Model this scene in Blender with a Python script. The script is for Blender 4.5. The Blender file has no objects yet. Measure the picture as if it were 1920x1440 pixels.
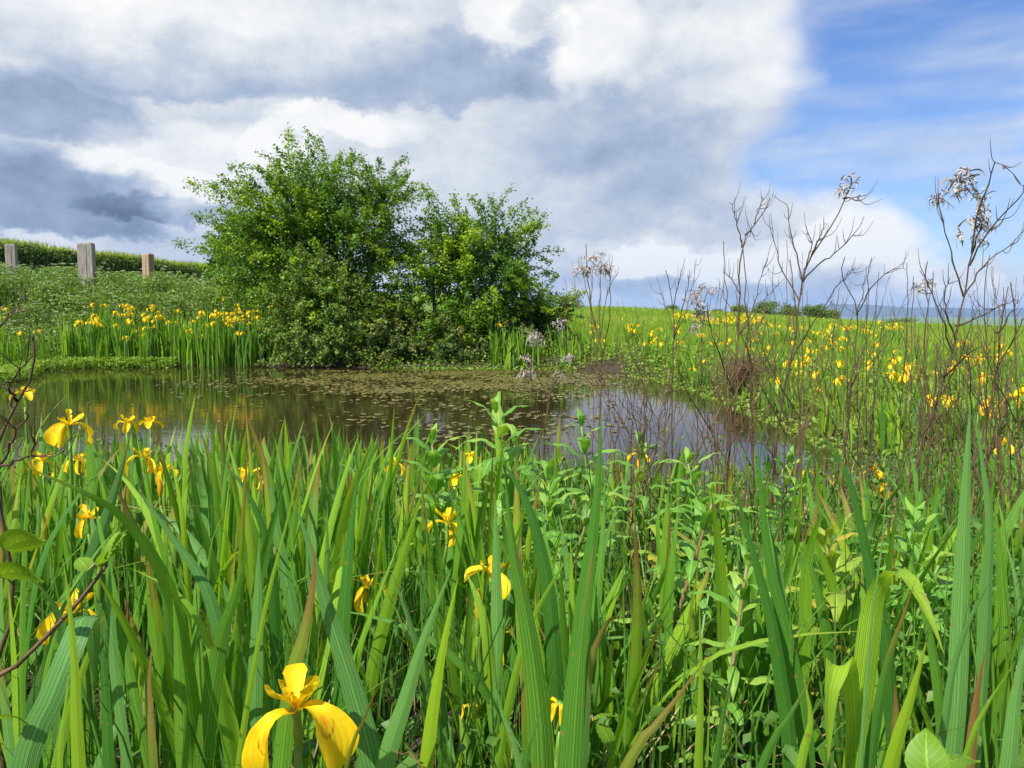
import bpy, math, random
import numpy as np
from mathutils import Vector, Matrix, Euler

random.seed(7)
rng = np.random.default_rng(11)
scn = bpy.context.scene
COL = scn.collection
R = math.radians

# ------------------------------------------------------------------ camera
FPX = 1397.0                      # focal length in photo pixels (1920 wide)
PITCH = math.atan(130 / FPX)
CAMZ = 1.0
cam = bpy.data.cameras.new('camera'); camo = bpy.data.objects.new('camera', cam)
COL.objects.link(camo); scn.camera = camo
cam.sensor_width = 36.0; cam.lens = 36.0 * FPX / 1920.0
cam.clip_start = 0.02; cam.clip_end = 40000
camo.location = (0, 0, CAMZ); camo.rotation_euler = (math.pi / 2 - PITCH, 0, 0)
scn.render.resolution_x = 1024; scn.render.resolution_y = 768

# ------------------------------------------------------------------ light, exposure
SUN = Vector((-0.50, -0.64, 1.0)).normalized()
sl = bpy.data.lights.new('sun', 'SUN'); so = bpy.data.objects.new('sun', sl); COL.objects.link(so)
sl.energy = 5.0; sl.angle = R(0.5); sl.color = (1.0, 0.94, 0.84)
so.rotation_euler = SUN.to_track_quat('Z', 'Y').to_euler(); so.location = (-20, -14, 30)
vs = scn.view_settings
vs.view_transform = 'Standard'; vs.look = 'None'; vs.gamma = 1.0; vs.use_curve_mapping = False
vs.exposure = 0.65
scn.cycles.use_denoising = True
try:
    scn.cycles.denoiser = 'OPENIMAGEDENOISE'; scn.cycles.denoising_prefilter = 'FAST'
except Exception: pass
scn.cycles.max_bounces = 4; scn.cycles.diffuse_bounces = 3; scn.cycles.glossy_bounces = 3; scn.cycles.transmission_bounces = 4; scn.cycles.transparent_max_bounces = 8
scn.cycles.caustics_reflective = False; scn.cycles.caustics_refractive = False
scn.cycles.sample_clamp_indirect = 6.0

# ------------------------------------------------------------------ node helper
class X:
    def __init__(s, nt, sock): s.nt = nt; s.k = sock
    def _m(s, op, a, b=None, c=None, clamp=False):
        n = s.nt.nodes.new('ShaderNodeMath'); n.operation = op; n.use_clamp = clamp
        for i, v in enumerate((a, b, c)):
            if v is None: continue
            if isinstance(v, X): s.nt.links.new(v.k, n.inputs[i])
            else: n.inputs[i].default_value = v
        return X(s.nt, n.outputs[0])
    def __add__(s, o): return s._m('ADD', s, o)
    def __radd__(s, o): return s._m('ADD', s, o)
    def __sub__(s, o): return s._m('SUBTRACT', s, o)
    def __rsub__(s, o): return s._m('SUBTRACT', o, s)
    def __mul__(s, o): return s._m('MULTIPLY', s, o)
    def __rmul__(s, o): return s._m('MULTIPLY', s, o)
    def __truediv__(s, o): return s._m('DIVIDE', s, o)
    def max(s, o): return s._m('MAXIMUM', s, o)
    def min(s, o): return s._m('MINIMUM', s, o)
    def clamp(s): return s._m('ADD', s, 0.0, clamp=True)
    def f(s, op, *a): return s._m(op, s, *a)
    def ss(s, a, b):
        n = s.nt.nodes.new('ShaderNodeMapRange'); n.interpolation_type = 'SMOOTHSTEP'
        s.nt.links.new(s.k, n.inputs[0]); n.inputs[1].default_value = a; n.inputs[2].default_value = b
        n.inputs[3].default_value = 0; n.inputs[4].default_value = 1
        return X(s.nt, n.outputs[0])
def mixc(nt, f, a, b):
    n = nt.nodes.new('ShaderNodeMix'); n.data_type = 'RGBA'
    for v, i in ((f, 0), (a, 6), (b, 7)):
        if isinstance(v, X): nt.links.new(v.k, n.inputs[i])
        elif hasattr(v, 'is_linked'): nt.links.new(v, n.inputs[i])
        elif i == 0: n.inputs[0].default_value = v
        else: n.inputs[i].default_value = (*v, 1)
    return n.outputs[2]
def noise(nt, vec, scale, detail=4, rough=0.55, dist=0.0):
    n = nt.nodes.new('ShaderNodeTexNoise'); n.inputs['Scale'].default_value = scale
    n.inputs['Detail'].default_value = detail; n.inputs['Roughness'].default_value = rough
    n.inputs['Distortion'].default_value = dist
    if vec is not None: nt.links.new(vec, n.inputs['Vector'])
    return n
def sep(nt, sock):
    n = nt.nodes.new('ShaderNodeSeparateXYZ'); nt.links.new(sock, n.inputs[0])
    return [X(nt, o) for o in n.outputs]
def vmul(nt, sock, v):
    n = nt.nodes.new('ShaderNodeVectorMath'); n.operation = 'MULTIPLY'
    nt.links.new(sock, n.inputs[0]); n.inputs[1].default_value = v
    return n.outputs[0]

def pdir(px, py):
    xc = (px - 960) / FPX; yc = (720 - py) / FPX
    c, s = math.cos(PITCH), math.sin(PITCH)
    return xc, c + s * yc, -s + c * yc
def P(px, py, d):
    """point seen at photo pixel px,py standing d metres ahead of the camera"""
    x, y, z = pdir(px, py); k = d / y
    return np.array((x * k, d, CAMZ + z * k))

# ------------------------------------------------------------------ sky
def build_world():
    w = bpy.data.worlds.new('World'); scn.world = w; w.use_nodes = True
    nt = w.node_tree; nt.nodes.clear()
    w.cycles.sampling_method = 'MANUAL'; w.cycles.sample_map_resolution = 256
    out = nt.nodes.new('ShaderNodeOutputWorld'); bg = nt.nodes.new('ShaderNodeBackground')
    bg.inputs[1].default_value = 0.1; nt.links.new(bg.outputs[0], out.inputs[0])
    sky = nt.nodes.new('ShaderNodeTexSky'); sky.sky_type = 'NISHITA'; sky.sun_disc = False
    sky.sun_elevation = math.asin(SUN.z); sky.sun_rotation = math.atan2(SUN.x, SUN.y)
    sky.air_density = 1.25; sky.dust_density = 0.15; sky.ozone_density = 2.5
    tc = nt.nodes.new('ShaderNodeTexCoord'); D = tc.outputs['Generated']
    x, y, z = sep(nt, D)
    az0 = x.f('ARCTAN2', y); el0 = z.f('ARCSINE')
    n1 = noise(nt, vmul(nt, D, (4.2, 4.2, 6.3)), 1.0, 2, 0.55)
    n2 = noise(nt, vmul(nt, D, (12.0, 12.0, 18.0)), 1.0, 5, 0.62)
    r2, g2, b2 = sep(nt, n2.outputs['Color']); r1, g1, b1 = sep(nt, n1.outputs['Color'])
    f3 = X(nt, noise(nt, vmul(nt, D, (4.0, 4.0, 9.0)), 1.0, 3, 0.6).outputs[0])
    def vec(op, *a):
        n = nt.nodes.new('ShaderNodeVectorMath'); n.operation = op
        for i, v in enumerate(a):
            if isinstance(v, tuple): n.inputs[i].default_value = v
            else: nt.links.new(v, n.inputs[i])
        return n.outputs['Value'] if op == 'DOT_PRODUCT' else n.outputs[0]
    cb = nt.nodes.new('ShaderNodeCombineXYZ'); nt.links.new(az0.k, cb.inputs[0]); nt.links.new(el0.k, cb.inputs[1])
    q = vec('MULTIPLY_ADD', n1.outputs['Color'], (0.20, 0.11, 0.0), cb.outputs[0])
    q = vec('MULTIPLY_ADD', n2.outputs['Color'], (0.10, 0.075, 0.0), q)
    MEAN = (0.15, 0.0925)                         # mean offset of the two warps
    _, elw, _ = sep(nt, q)
    CRISP = (-0.191, -0.201, -0.211)             # bright cumulus heads have crisp outlines
    def addup(base, lst):
        t = base
        for wt, (px, py, rx, ry), *flat in lst:
            dx, dy, dz = pdir(px, py); a = math.atan2(dx, dy) + MEAN[0]; e = math.atan2(dz, math.hypot(dx, dy)) + MEAN[1]
            rx /= 1400.0; ry /= 1400.0
            d = vec('MULTIPLY_ADD', q, (1 / rx, 0.0 if flat else 1 / ry, 0), (-a / rx, 0.0 if flat else -e / ry, 0.0)); dd = X(nt, vec('DOT_PRODUCT', d, d))
            if flat:                               # cloud base: fades upwards, ends sharply below
                k = flat[0]; v = (elw - e) / ry; v = v.max(v * -1.0 / k); dd = v._m('MULTIPLY_ADD', v, v, dd)
            st = 1.9 if (flat or wt in CRISP) else 1.0; g = dd._m('MULTIPLY_ADD', dd, -st, st, clamp=True)
            t = g._m('MULTIPLY_ADD', g, wt * 1.15, t)
        return t
    # how much cloud: a broken layer over the whole dome, thick to the left, open to the right
    cov = (f3 - 0.5) * 1.2 + 0.50 + (r2 - 0.5) * 0.6
    cov = addup(cov, [
        (0.80, (400, 170, 980, 560)), (0.70, (1050, 260, 470, 480)), (0.45, (1330, 50, 330, 130)),
        (0.40, (1380, 480, 420, 80)), (0.60, (1780, 520, 440, 75)), (0.50, (1590, 390, 190, 80)),
        (-0.72, (1850, 150, 430, 260)), (-0.5, (1930, 360, 200, 120)), (-0.85, (850, 338, 75, 32)),
        (-0.45, (1160, 442, 90, 18)), (-0.35, (1850, 460, 160, 40)), (-0.12, (1450, 530, 500, 20)),
    ])
    alpha = cov.ss(0.10, 0.92)
    # thin veils in the blue
    veil = X(nt, noise(nt, vmul(nt, D, (3.0, 3.0, 17.0)), 1.0, 3, 0.6).outputs[0]).ss(0.36, 0.85) * 0.75
    alpha = alpha.max(veil)
    # how dark the base of the cloud is
    ns = noise(nt, vec('ADD', vmul(nt, D, (12.0, 12.0, 18.0)), (-0.20, -0.10, 0.34)), 1.0, 5, 0.62)
    dark = 0.265 + (b1 - 0.5) * 0.30 + (b2 - 0.5) * 0.24 + (X(nt, ns.outputs[0]) - X(nt, n2.outputs[0])) * 0.42
    dark = addup(dark, [
        (0.15, (560, 150, 560, 90), .35), (0.07, (840, 165, 240, 100), .35), (0.06, (300, 125, 260, 60), .5),
        (0.26, (40, 195, 190, 75), .5), (0.38, (20, 425, 270, 160), .18), (0.26, (330, 405, 170, 40), .5),
        (0.10, (1060, 350, 360, 240)), (0.26, (1020, 50, 45, 60)), (0.10, (1230, 230, 240, 190)),
        (-0.20, (260, 20, 520, 90)), (-0.191, (310, 262, 200, 62)), (-0.191, (300, 345, 130, 58)), (-0.191, (490, 262, 60, 36)), (-0.191, (640, 225, 140, 36)),
        (-0.201, (1120, 90, 110, 85)), (-0.201, (960, 40, 120, 60)), (-0.24, (1380, 475, 380, 45)), (-0.211, (1190, 490, 80, 36)), (-0.211, (1320, 478, 90, 30)), (-0.211, (1480, 500, 70, 24)), (-0.211, (1630, 440, 120, 60)), (-0.211, (1740, 520, 90, 30)), (-0.16, (1450, 60, 200, 100)),
        (-0.18, (1640, 395, 160, 70)), (0.14, (310, 460, 130, 40)), (0.20, (1330, 538, 500, 24)),
    ])
    cr = nt.nodes.new('ShaderNodeValToRGB'); e = cr.color_ramp
    pts = [(0.0, (6.4, 6.4, 6.3)), (0.26, (4.7, 4.95, 5.3)), (0.50, (2.75, 3.3, 4.3)), (0.76, (1.40, 1.85, 2.65)), (1.0, (0.66, 0.93, 1.5))]
    while len(e.elements) < len(pts): e.elements.new(0.5)
    for q_, (p, c) in zip(e.elements, pts): q_.position = p; q_.color = (*c, 1)
    nt.links.new(dark.clamp().k, cr.inputs[0])
    nt.links.new(mixc(nt, alpha, vmul(nt, sky.outputs[0], (0.47, 0.62, 0.93)), cr.outputs[0]), bg.inputs[0])
build_world()

# ------------------------------------------------------------------ materials
def new_mat(name):
    m = bpy.data.materials.new(name); m.use_nodes = True
    nt = m.node_tree; b = nt.nodes['Principled BSDF']
    return m, nt, b, nt.nodes['Material Output']
def attr(nt, name):
    a = nt.nodes.new('ShaderNodeAttribute'); a.attribute_name = name; return a
def leaf_mat(name, c0, c1, c2=None, trans=0.35, rough=0.5, veins=0.0, brown=(0.26, 0.15, 0.05), midrib=0.0, tcol=None, nscale=30.0, spec=0.4, ribs=0.0, even=False):
    """thin leaf: tint (per leaf) picks between c0 and c1 (and c2); uvp = across, along, withering"""
    m, nt, b, out = new_mat(name)
    t = X(nt, attr(nt, 'tint').outputs['Fac'])
    oi = nt.nodes.new('ShaderNodeObjectInfo'); rnd = X(nt, oi.outputs['Random']) if not even else t * 0.3 + 0.30
    u, v, br = sep(nt, attr(nt, 'uvp').outputs['Vector'])
    co = nt.nodes.new('ShaderNodeTexCoord')
    nz = X(nt, noise(nt, co.outputs['Object'], nscale, 3).outputs[0])
    k = (t * 0.75 + rnd * 0.35 + (nz - 0.5) * 0.5 - 0.05).clamp()
    col = mixc(nt, k, c0, c1)
    if c2: col = mixc(nt, (t * 1.0 + rnd - 1.05).ss(0.0, 0.7), col, c2)
    if veins:
        s = (u * 95.0).f('SINE') * 0.5 + 0.5
        s2 = (u * 37.0 + 1.3).f('SINE') * 0.5 + 0.5
        col = mixc(nt, (s * s2) * veins, col, [min(1, q * 1.7) for q in c1])
        s3 = (u * 61.0 + nz * 3.0).f('SINE').ss(0.2, 1.0)
        col = mixc(nt, s3 * veins * 0.7, col, [q * 0.45 for q in c0])
        spot = X(nt, noise(nt, co.outputs['Object'], 95.0, 2).outputs[0]).ss(0.66, 0.72)
        col = mixc(nt, spot * 0.7, col, (0.26, 0.20, 0.04))
    if midrib:
        g = 1.0 - (u - 0.5).f('ABSOLUTE').ss(0.0, 0.05)
        col = mixc(nt, g * midrib, col, [min(1, q * 1.9 + 0.03) for q in c1])
    if ribs:
        g = ((v * 7.0 - (u - 0.5).f('ABSOLUTE') * 4.2) * 6.2832).f('COSINE').ss(0.80, 1.0)
        col = mixc(nt, g * ribs, col, [min(1, q * 1.5 + 0.03) for q in c1])
    nb = X(nt, noise(nt, co.outputs['Object'], nscale * 0.6, 4).outputs[0])
    wither = (v * 1.0 + br * 1.0 + (nb - 0.5) * 0.35 + ((u - 0.5).f('ABSOLUTE') - 0.25) * 0.25 - 1.0).ss(0.05, 0.28)
    yel = (v * 1.0 + br * 1.15 + (nb - 0.5) * 0.4 - 1.0).ss(0.0, 0.35)
    col = mixc(nt, yel * 0.75, col, (0.30, 0.30, 0.03))
    col = mixc(nt, wither, col, brown)
    nt.links.new(col, b.inputs['Base Color']); b.inputs['Roughness'].default_value = rough
    b.inputs['Specular IOR Level'].default_value = spec
    tr = nt.nodes.new('ShaderNodeBsdfTranslucent')
    tm = nt.nodes.new('ShaderNodeVectorMath'); tm.operation = 'MULTIPLY'
    nt.links.new(col, tm.inputs[0]); tm.inputs[1].default_value = tcol or (1.5, 1.45, 0.55)
    nt.links.new(tm.outputs[0], tr.inputs[0])
    mx = nt.nodes.new('ShaderNodeMixShader'); mx.inputs[0].default_value = trans
    nt.links.new(b.outputs[0], mx.inputs[1]); nt.links.new(tr.outputs[0], mx.inputs[2])
    nt.links.new(mx.outputs[0], out.inputs[0])
    if veins:
        bp = nt.nodes.new('ShaderNodeBump'); bp.inputs['Strength'].default_value = 0.35; bp.inputs['Distance'].default_value = 0.001
        nt.links.new((u * 95.0).f('SINE').k, bp.inputs['Height']); nt.links.new(bp.outputs[0], b.inputs['Normal'])
    return m
def rough_mat(name, c0, c1, scale=8.0, rough=0.85, stretch=(1, 1, 1), bump=0.3, use_tint=False, dist=0.01):
    m, nt, b, out = new_mat(name)
    co = nt.nodes.new('ShaderNodeTexCoord')
    n = noise(nt, vmul(nt, co.outputs['Object'], stretch), scale, 6, 0.65)
    k = X(nt, n.outputs[0]).ss(0.3, 0.7)
    if use_tint: k = (k * 0.5 + X(nt, attr(nt, 'tint').outputs['Fac']) * 0.7 - 0.1).clamp()
    nt.links.new(mixc(nt, k, c0, c1), b.inputs['Base Color']); b.inputs['Roughness'].default_value = rough
    b.inputs['Specular IOR Level'].default_value = 0.25
    if bump:
        bp = nt.nodes.new('ShaderNodeBump'); bp.inputs['Strength'].default_value = bump; bp.inputs['Distance'].default_value = dist
        nt.links.new(n.outputs[0], bp.inputs['Height']); nt.links.new(bp.outputs[0], b.inputs['Normal'])
    return m

M = {}
M['iris'] = leaf_mat('iris_leaf', (0.075, 0.215, 0.030), (0.170, 0.370, 0.024), (0.30, 0.46, 0.020), 0.38, 0.50, spec=.28, veins=0.45, midrib=0.25, nscale=14)
M['irisblue'] = leaf_mat('iris_leaf_glaucous', (0.090, 0.240, 0.060), (0.165, 0.370, 0.085), None, 0.32, 0.46, spec=.3, veins=0.45, midrib=0.30, nscale=14)
M['irisdark'] = leaf_mat('iris_leaf_dark', (0.040, 0.150, 0.026), (0.080, 0.235, 0.026), None, 0.34, 0.45, spec=.28, veins=0.4, midrib=0.25, nscale=14)
M['irispale'] = leaf_mat('iris_leaf_pale', (0.200, 0.410, 0.035), (0.300, 0.490, 0.030), None, 0.42, 0.5, spec=.28, veins=0.4, midrib=0.2, nscale=14)
M['irisfar'] = leaf_mat('iris_leaf_distant', (0.055, 0.170, 0.028), (0.160, 0.340, 0.025), (0.25, 0.42, 0.025), 0.34, 0.45, nscale=3)
M['grass'] = leaf_mat('meadow_grass', (0.130, 0.260, 0.018), (0.250, 0.380, 0.022), (0.42, 0.43, 0.10), 0.35, 0.6, nscale=0.35, even=True)
M['willowherb'] = leaf_mat('willowherb_leaf', (0.110, 0.290, 0.040), (0.210, 0.420, 0.060), (0.30, 0.45, 0.07), 0.38, 0.5, midrib=0.7, nscale=25)
M['hawthorn'] = leaf_mat('hawthorn_leaf', (0.055, 0.160, 0.012), (0.170, 0.320, 0.016), (0.30, 0.42, 0.02), 0.36, 0.45, nscale=0.9, even=True)
M['shrub'] = leaf_mat('shrub_leaf', (0.085, 0.175, 0.028), (0.190, 0.300, 0.050), (0.28, 0.34, 0.06), 0.34, 0.5, nscale=1.2, even=True)
M['paletree'] = leaf_mat('pale_tree_leaf', (0.090, 0.210, 0.050), (0.180, 0.330, 0.070), None, 0.34, 0.5, nscale=1.0, even=True)
M['hedge'] = leaf_mat('hedge_leaf', (0.045, 0.095, 0.016), (0.120, 0.190, 0.030), (0.24, 0.25, 0.07), 0.28, 0.6, nscale=0.8, even=True)
M['fartree'] = leaf_mat('distant_tree_leaf', (0.075, 0.150, 0.035), (0.150, 0.240, 0.050), None, 0.25, 0.6, nscale=0.3, even=True)
M['herb'] = leaf_mat('bank_herb_leaf', (0.085, 0.185, 0.026), (0.200, 0.320, 0.045), (0.32, 0.40, 0.13), 0.34, 0.55, nscale=0.8, even=True)
M['mint'] = leaf_mat('ground_herb_leaf', (0.045, 0.130, 0.022), (0.140, 0.280, 0.045), None, 0.34, 0.5, nscale=6, even=True)
M['umbel'] = leaf_mat('umbel_flower', (0.36, 0.44, 0.24), (0.58, 0.62, 0.44), None, 0.3, 0.7, nscale=5, tcol=(1, 1, 0.9))
M['marginal'] = leaf_mat('marginal_leaf', (0.130, 0.260, 0.030), (0.240, 0.370, 0.040), None, 0.34, 0.5, nscale=2, even=True)
M['bramble'] = leaf_mat('bramble_leaf', (0.120, 0.270, 0.020), (0.210, 0.370, 0.025), (0.28, 0.40, 0.03), 0.42, 0.5, midrib=0.5, nscale=40, ribs=0.28)
M['rush'] = leaf_mat('rush_stem', (0.060, 0.130, 0.030), (0.150, 0.200, 0.050), (0.26, 0.20, 0.10), 0.15, 0.5, nscale=3)
M['straw'] = rough_mat('dry_straw', (0.20, 0.13, 0.06), (0.46, 0.35, 0.19), 9, 0.8, bump=0, use_tint=True)
M['deadstem'] = rough_mat('dead_stem', (0.040, 0.025, 0.015), (0.135, 0.088, 0.050), 30, 0.7, (1, 1, 0.25), 0.5, dist=0.002)
M['redstem'] = rough_mat('dead_stem_reddish', (0.055, 0.032, 0.018), (0.190, 0.115, 0.058), 30, 0.7, (1, 1, 0.25), 0.5, dist=0.002)
M['fluff'] = rough_mat('dry_seed_pod', (0.22, 0.18, 0.15), (0.56, 0.50, 0.44), 20, 0.9, bump=0)
M['bark'] = rough_mat('hawthorn_bark', (0.050, 0.038, 0.028), (0.150, 0.115, 0.085), 12, 0.9, (1, 1, 0.3), 0.6)
M['twigs'] = rough_mat('dry_twigs', (0.075, 0.045, 0.030), (0.200, 0.125, 0.080), 6, 0.9, bump=0, use_tint=True)
M['pad'] = leaf_mat('pondweed_leaf', (0.085, 0.095, 0.022), (0.200, 0.165, 0.050), (0.24, 0.22, 0.06), 0.1, 0.32, nscale=2.0, spec=0.5)
M['soil'] = rough_mat('soil_edge', (0.020, 0.014, 0.009), (0.050, 0.034, 0.020), 5, 0.9, bump=0.4)
M['stemgreen'] = leaf_mat('flower_stem', (0.110, 0.250, 0.035), (0.200, 0.340, 0.045), None, 0.15, 0.45, nscale=20)
M['bud'] = leaf_mat('iris_bud', (0.60, 0.40, 0.020), (0.72, 0.36, 0.015), None, 0.25, 0.5, nscale=30, tcol=(1.1, 1, .5))
M['whstem'] = leaf_mat('willowherb_stem', (0.150, 0.280, 0.060), (0.240, 0.280, 0.080), (0.30, 0.17, 0.09), 0.1, 0.5, nscale=8)
M['dryleaf'] = rough_mat('withered_leaf', (0.16, 0.085, 0.035), (0.42, 0.29, 0.14), 30, 0.8, bump=0.2)

def petal_mat():
    m, nt, b, out = new_mat('iris_petal')
    u, v, sg = sep(nt, attr(nt, 'uvp').outputs['Vector'])
    co = nt.nodes.new('ShaderNodeTexCoord')
    nz = X(nt, noise(nt, co.outputs['Object'], 90, 3).outputs[0])
    col = mixc(nt, (nz.ss(0.35, 0.7) * 0.5 + v * 0.35).clamp(), (0.90, 0.60, 0.008), (0.94, 0.72, 0.016))
    vein = ((u - 0.5) * 58.0 + (nz - 0.5) * 2.5).f('SINE').ss(0.35, 1.0)
    col = mixc(nt, vein * 0.15, col, (0.74, 0.33, 0.004))
    ring = 1.0 - ((((u - 0.5) * 0.62).f('POWER', 2.0) + ((v - 0.44) * 0.95).f('POWER', 2.0)).f('SQRT') - 0.135 + (nz - 0.5) * 0.03).f('ABSOLUTE').ss(0.004, 0.03)
    col = mixc(nt, ring * (v.ss(0.40, 0.50)) * sg * (vein * 0.6 + 0.4), col, (0.40, 0.13, 0.006))
    core = 1.0 - (((u - 0.5) * 0.62).f('POWER', 2.0) + ((v - 0.43) * 0.8).f('POWER', 2.0)).f('SQRT').ss(0.02, 0.11)
    col = mixc(nt, core * sg * 0.7, col, (0.80, 0.30, 0.008))
    nt.links.new(col, b.inputs['Base Color']); b.inputs['Roughness'].default_value = 0.55; b.inputs['Specular IOR Level'].default_value = 0.25
    bp = nt.nodes.new('ShaderNodeBump'); bp.inputs['Strength'].default_value = 0.12; bp.inputs['Distance'].default_value = 0.001
    nt.links.new(((u - 0.5) * 58.0).f('SINE').k, bp.inputs['Height']); nt.links.new(bp.outputs[0], b.inputs['Normal'])
    tr = nt.nodes.new('ShaderNodeBsdfTranslucent'); nt.links.new(col, tr.inputs[0])
    mx = nt.nodes.new('ShaderNodeMixShader'); mx.inputs[0].default_value = 0.35
    nt.links.new(b.outputs[0], mx.inputs[1]); nt.links.new(tr.outputs[0], mx.inputs[2]); nt.links.new(mx.outputs[0], out.inputs[0])
    return m
M['petal'] = petal_mat()

def ground_mat():
    m, nt, b, out = new_mat('grassy_soil')
    co = nt.nodes.new('ShaderNodeTexCoord'); x, y, z = sep(nt, co.outputs['Object'])
    n1 = X(nt, noise(nt, co.outputs['Object'], 0.15, 6, 0.6).outputs[0]); n2n = noise(nt, co.outputs['Object'], 6.0, 6, 0.7); n2 = X(nt, n2n.outputs[0])
    n4 = X(nt, noise(nt, vmul(nt, co.outputs['Object'], (1, 0.3, 1)), 0.02, 6, 0.6).outputs[0])
    green = mixc(nt, (n1 * 0.6 + n2 * 0.6 - 0.1).clamp(), (0.085, 0.170, 0.018), (0.180, 0.280, 0.025))
    green = mixc(nt, n4.ss(0.45, 0.6) * y.ss(120, 600), green, (0.060, 0.110, 0.030))
    soil = mixc(nt, n2.ss(0.35, 0.65), (0.018, 0.013, 0.008), (0.060, 0.042, 0.022))
    near = (1.0 - (x.ss(2.2, 3.4))) * (1.0 - y.ss(16.5, 19.0))
    wet = (1.0 - z.ss(0.0, 0.10))*(1.0 - y.ss(40, 60))
    nt.links.new(mixc(nt, near.max(wet), green, soil), b.inputs['Base Color']); b.inputs['Roughness'].default_value = 0.95
    bp = nt.nodes.new('ShaderNodeBump'); bp.inputs['Strength'].default_value = 0.6; bp.inputs['Distance'].default_value = 0.05
    nt.links.new(n2n.outputs[0], bp.inputs['Height']); nt.links.new(bp.outputs[0], b.inputs['Normal'])
    return m
def water_mat():
    m, nt, b, out = new_mat('pond_water')
    co = nt.nodes.new('ShaderNodeTexCoord')
    n = noise(nt, vmul(nt, co.outputs['Object'], (1.0, 1.6, 1)), 2.2, 3, 0.5); n2 = noise(nt, vmul(nt, co.outputs['Object'], (1, 2.2, 1)), 11.0, 3, 0.5)
    k = X(nt, noise(nt, co.outputs['Object'], 0.5, 3).outputs[0])
    nt.links.new(mixc(nt, k.ss(0.35, 0.65), (0.022, 0.014, 0.006), (0.034, 0.025, 0.010)), b.inputs['Base Color'])
    b.inputs['Roughness'].default_value = 0.015; b.inputs['IOR'].default_value = 1.333; b.inputs['Specular IOR Level'].default_value = 0.5
    h = X(nt, n.outputs[0]) + X(nt, n2.outputs[0]) * 0.22
    bp = nt.nodes.new('ShaderNodeBump'); bp.inputs['Strength'].default_value = 0.10; bp.inputs['Distance'].default_value = 0.02
    nt.links.new(h.k, bp.inputs['Height']); nt.links.new(bp.outputs[0], b.inputs['Normal'])
    return m

# ------------------------------------------------------------------ mesh helpers
class MB:
    """collects vertex/face arrays with tint and uvp attributes"""
    def __init__(s): s.V = []; s.T = []; s.U = []; s.F = []; s.MI = []; s.n = 0
    def add(s, V, F, tint=0.5, uvp=None, mi=0):
        V = np.asarray(V, float).reshape(-1, 3); k = len(V)
        s.V.append(V); s.T.append(np.broadcast_to(np.asarray(tint, float), (k,)).copy())
        s.U.append(np.zeros((k, 3)) if uvp is None else np.asarray(uvp, float))
        for f in (F if isinstance(F, (list, tuple)) else [F]):
            f = np.asarray(f, int); s.F.append(f + s.n); s.MI.append(np.full(len(f), mi))
        s.n += k
    def mesh(s, name, mats, smooth=True):
        me = bpy.data.meshes.new(name)
        V = np.concatenate(s.V); me.vertices.add(len(V)); me.vertices.foreach_set('co', V.ravel())
        loops = np.concatenate([f.ravel() for f in s.F]); tot = np.concatenate([np.full(len(f), f.shape[1]) for f in s.F])
        st = np.concatenate(([0], np.cumsum(tot)[:-1]))
        me.loops.add(len(loops)); me.loops.foreach_set('vertex_index', loops.astype(np.int32))
        me.polygons.add(len(tot)); me.polygons.foreach_set('loop_start', st.astype(np.int32))
        try: me.polygons.foreach_set('loop_total', tot.astype(np.int32))
        except Exception: pass
        me.polygons.foreach_set('material_index', np.concatenate(s.MI).astype(np.int32))
        me.polygons.foreach_set('use_smooth', np.full(len(tot), smooth))
        a = me.attributes.new('tint', 'FLOAT', 'POINT'); a.data.foreach_set('value', np.concatenate(s.T).astype(np.float32))
        a = me.attributes.new('uvp', 'FLOAT_VECTOR', 'POINT'); a.data.foreach_set('vector', np.concatenate(s.U).ravel().astype(np.float32))
        for m in (mats if isinstance(mats, (list, tuple)) else [mats]): me.materials.append(m)
        me.update(calc_edges=True); me.validate()
        return me
def link(name, me, parent=None, loc=None, rot=None, scale=None):
    o = bpy.data.objects.new(name, me); COL.objects.link(o)
    if parent is not None: o.parent = parent
    if loc is not None: o.location = loc
    if rot is not None: o.rotation_euler = rot
    if scale is not None: o.scale = scale
    return o
def tag(o, label=None, cat=None, group=None, kind=None):
    if label: o['label'] = label
    if cat: o['category'] = cat
    if group: o['group'] = group
    if kind: o['kind'] = kind
    return o
def thing(name, label, cat, loc=(0, 0, 0), group=None, rz=0.0):
    o = link(name, None, None, loc, (0, 0, rz)); o.empty_display_size = 0.1
    return tag(o, label, cat, group)
def build(name, mb, mat, parent=None, loc=None):
    """link mb (world coordinates) under a parent at loc: subtract the parent's place"""
    if loc is not None: mb.V = [v - np.asarray(loc) for v in mb.V]
    return link(name, mb.mesh(name, mat), parent)
def unit(v):
    v = np.asarray(v, float); return v / np.maximum(np.linalg.norm(v, axis=-1, keepdims=True), 1e-9)
def spline(pts, n):
    pts = np.asarray(pts, float)
    if len(pts) == 2: t = np.linspace(0, 1, n)[:, None]; return pts[0] * (1 - t) + pts[1] * t
    p = np.vstack([2 * pts[0] - pts[1], pts, 2 * pts[-1] - pts[-2]])
    L = np.concatenate(([0], np.cumsum(np.linalg.norm(np.diff(pts, axis=0), axis=1)))); s = np.linspace(0, L[-1], n)
    out = np.zeros((n, pts.shape[1]))
    for j, q in enumerate(s):
        i = min(np.searchsorted(L, q, 'right') - 1, len(pts) - 2); t = (q - L[i]) / max(L[i + 1] - L[i], 1e-9)
        a, b, c, d = p[i], p[i + 1], p[i + 2], p[i + 3]
        out[j] = 0.5 * (2 * b + (c - a) * t + (2 * a - 5 * b + 4 * c - d) * t * t + (3 * b - a - 3 * c + d) * t ** 3)
    return out
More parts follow.
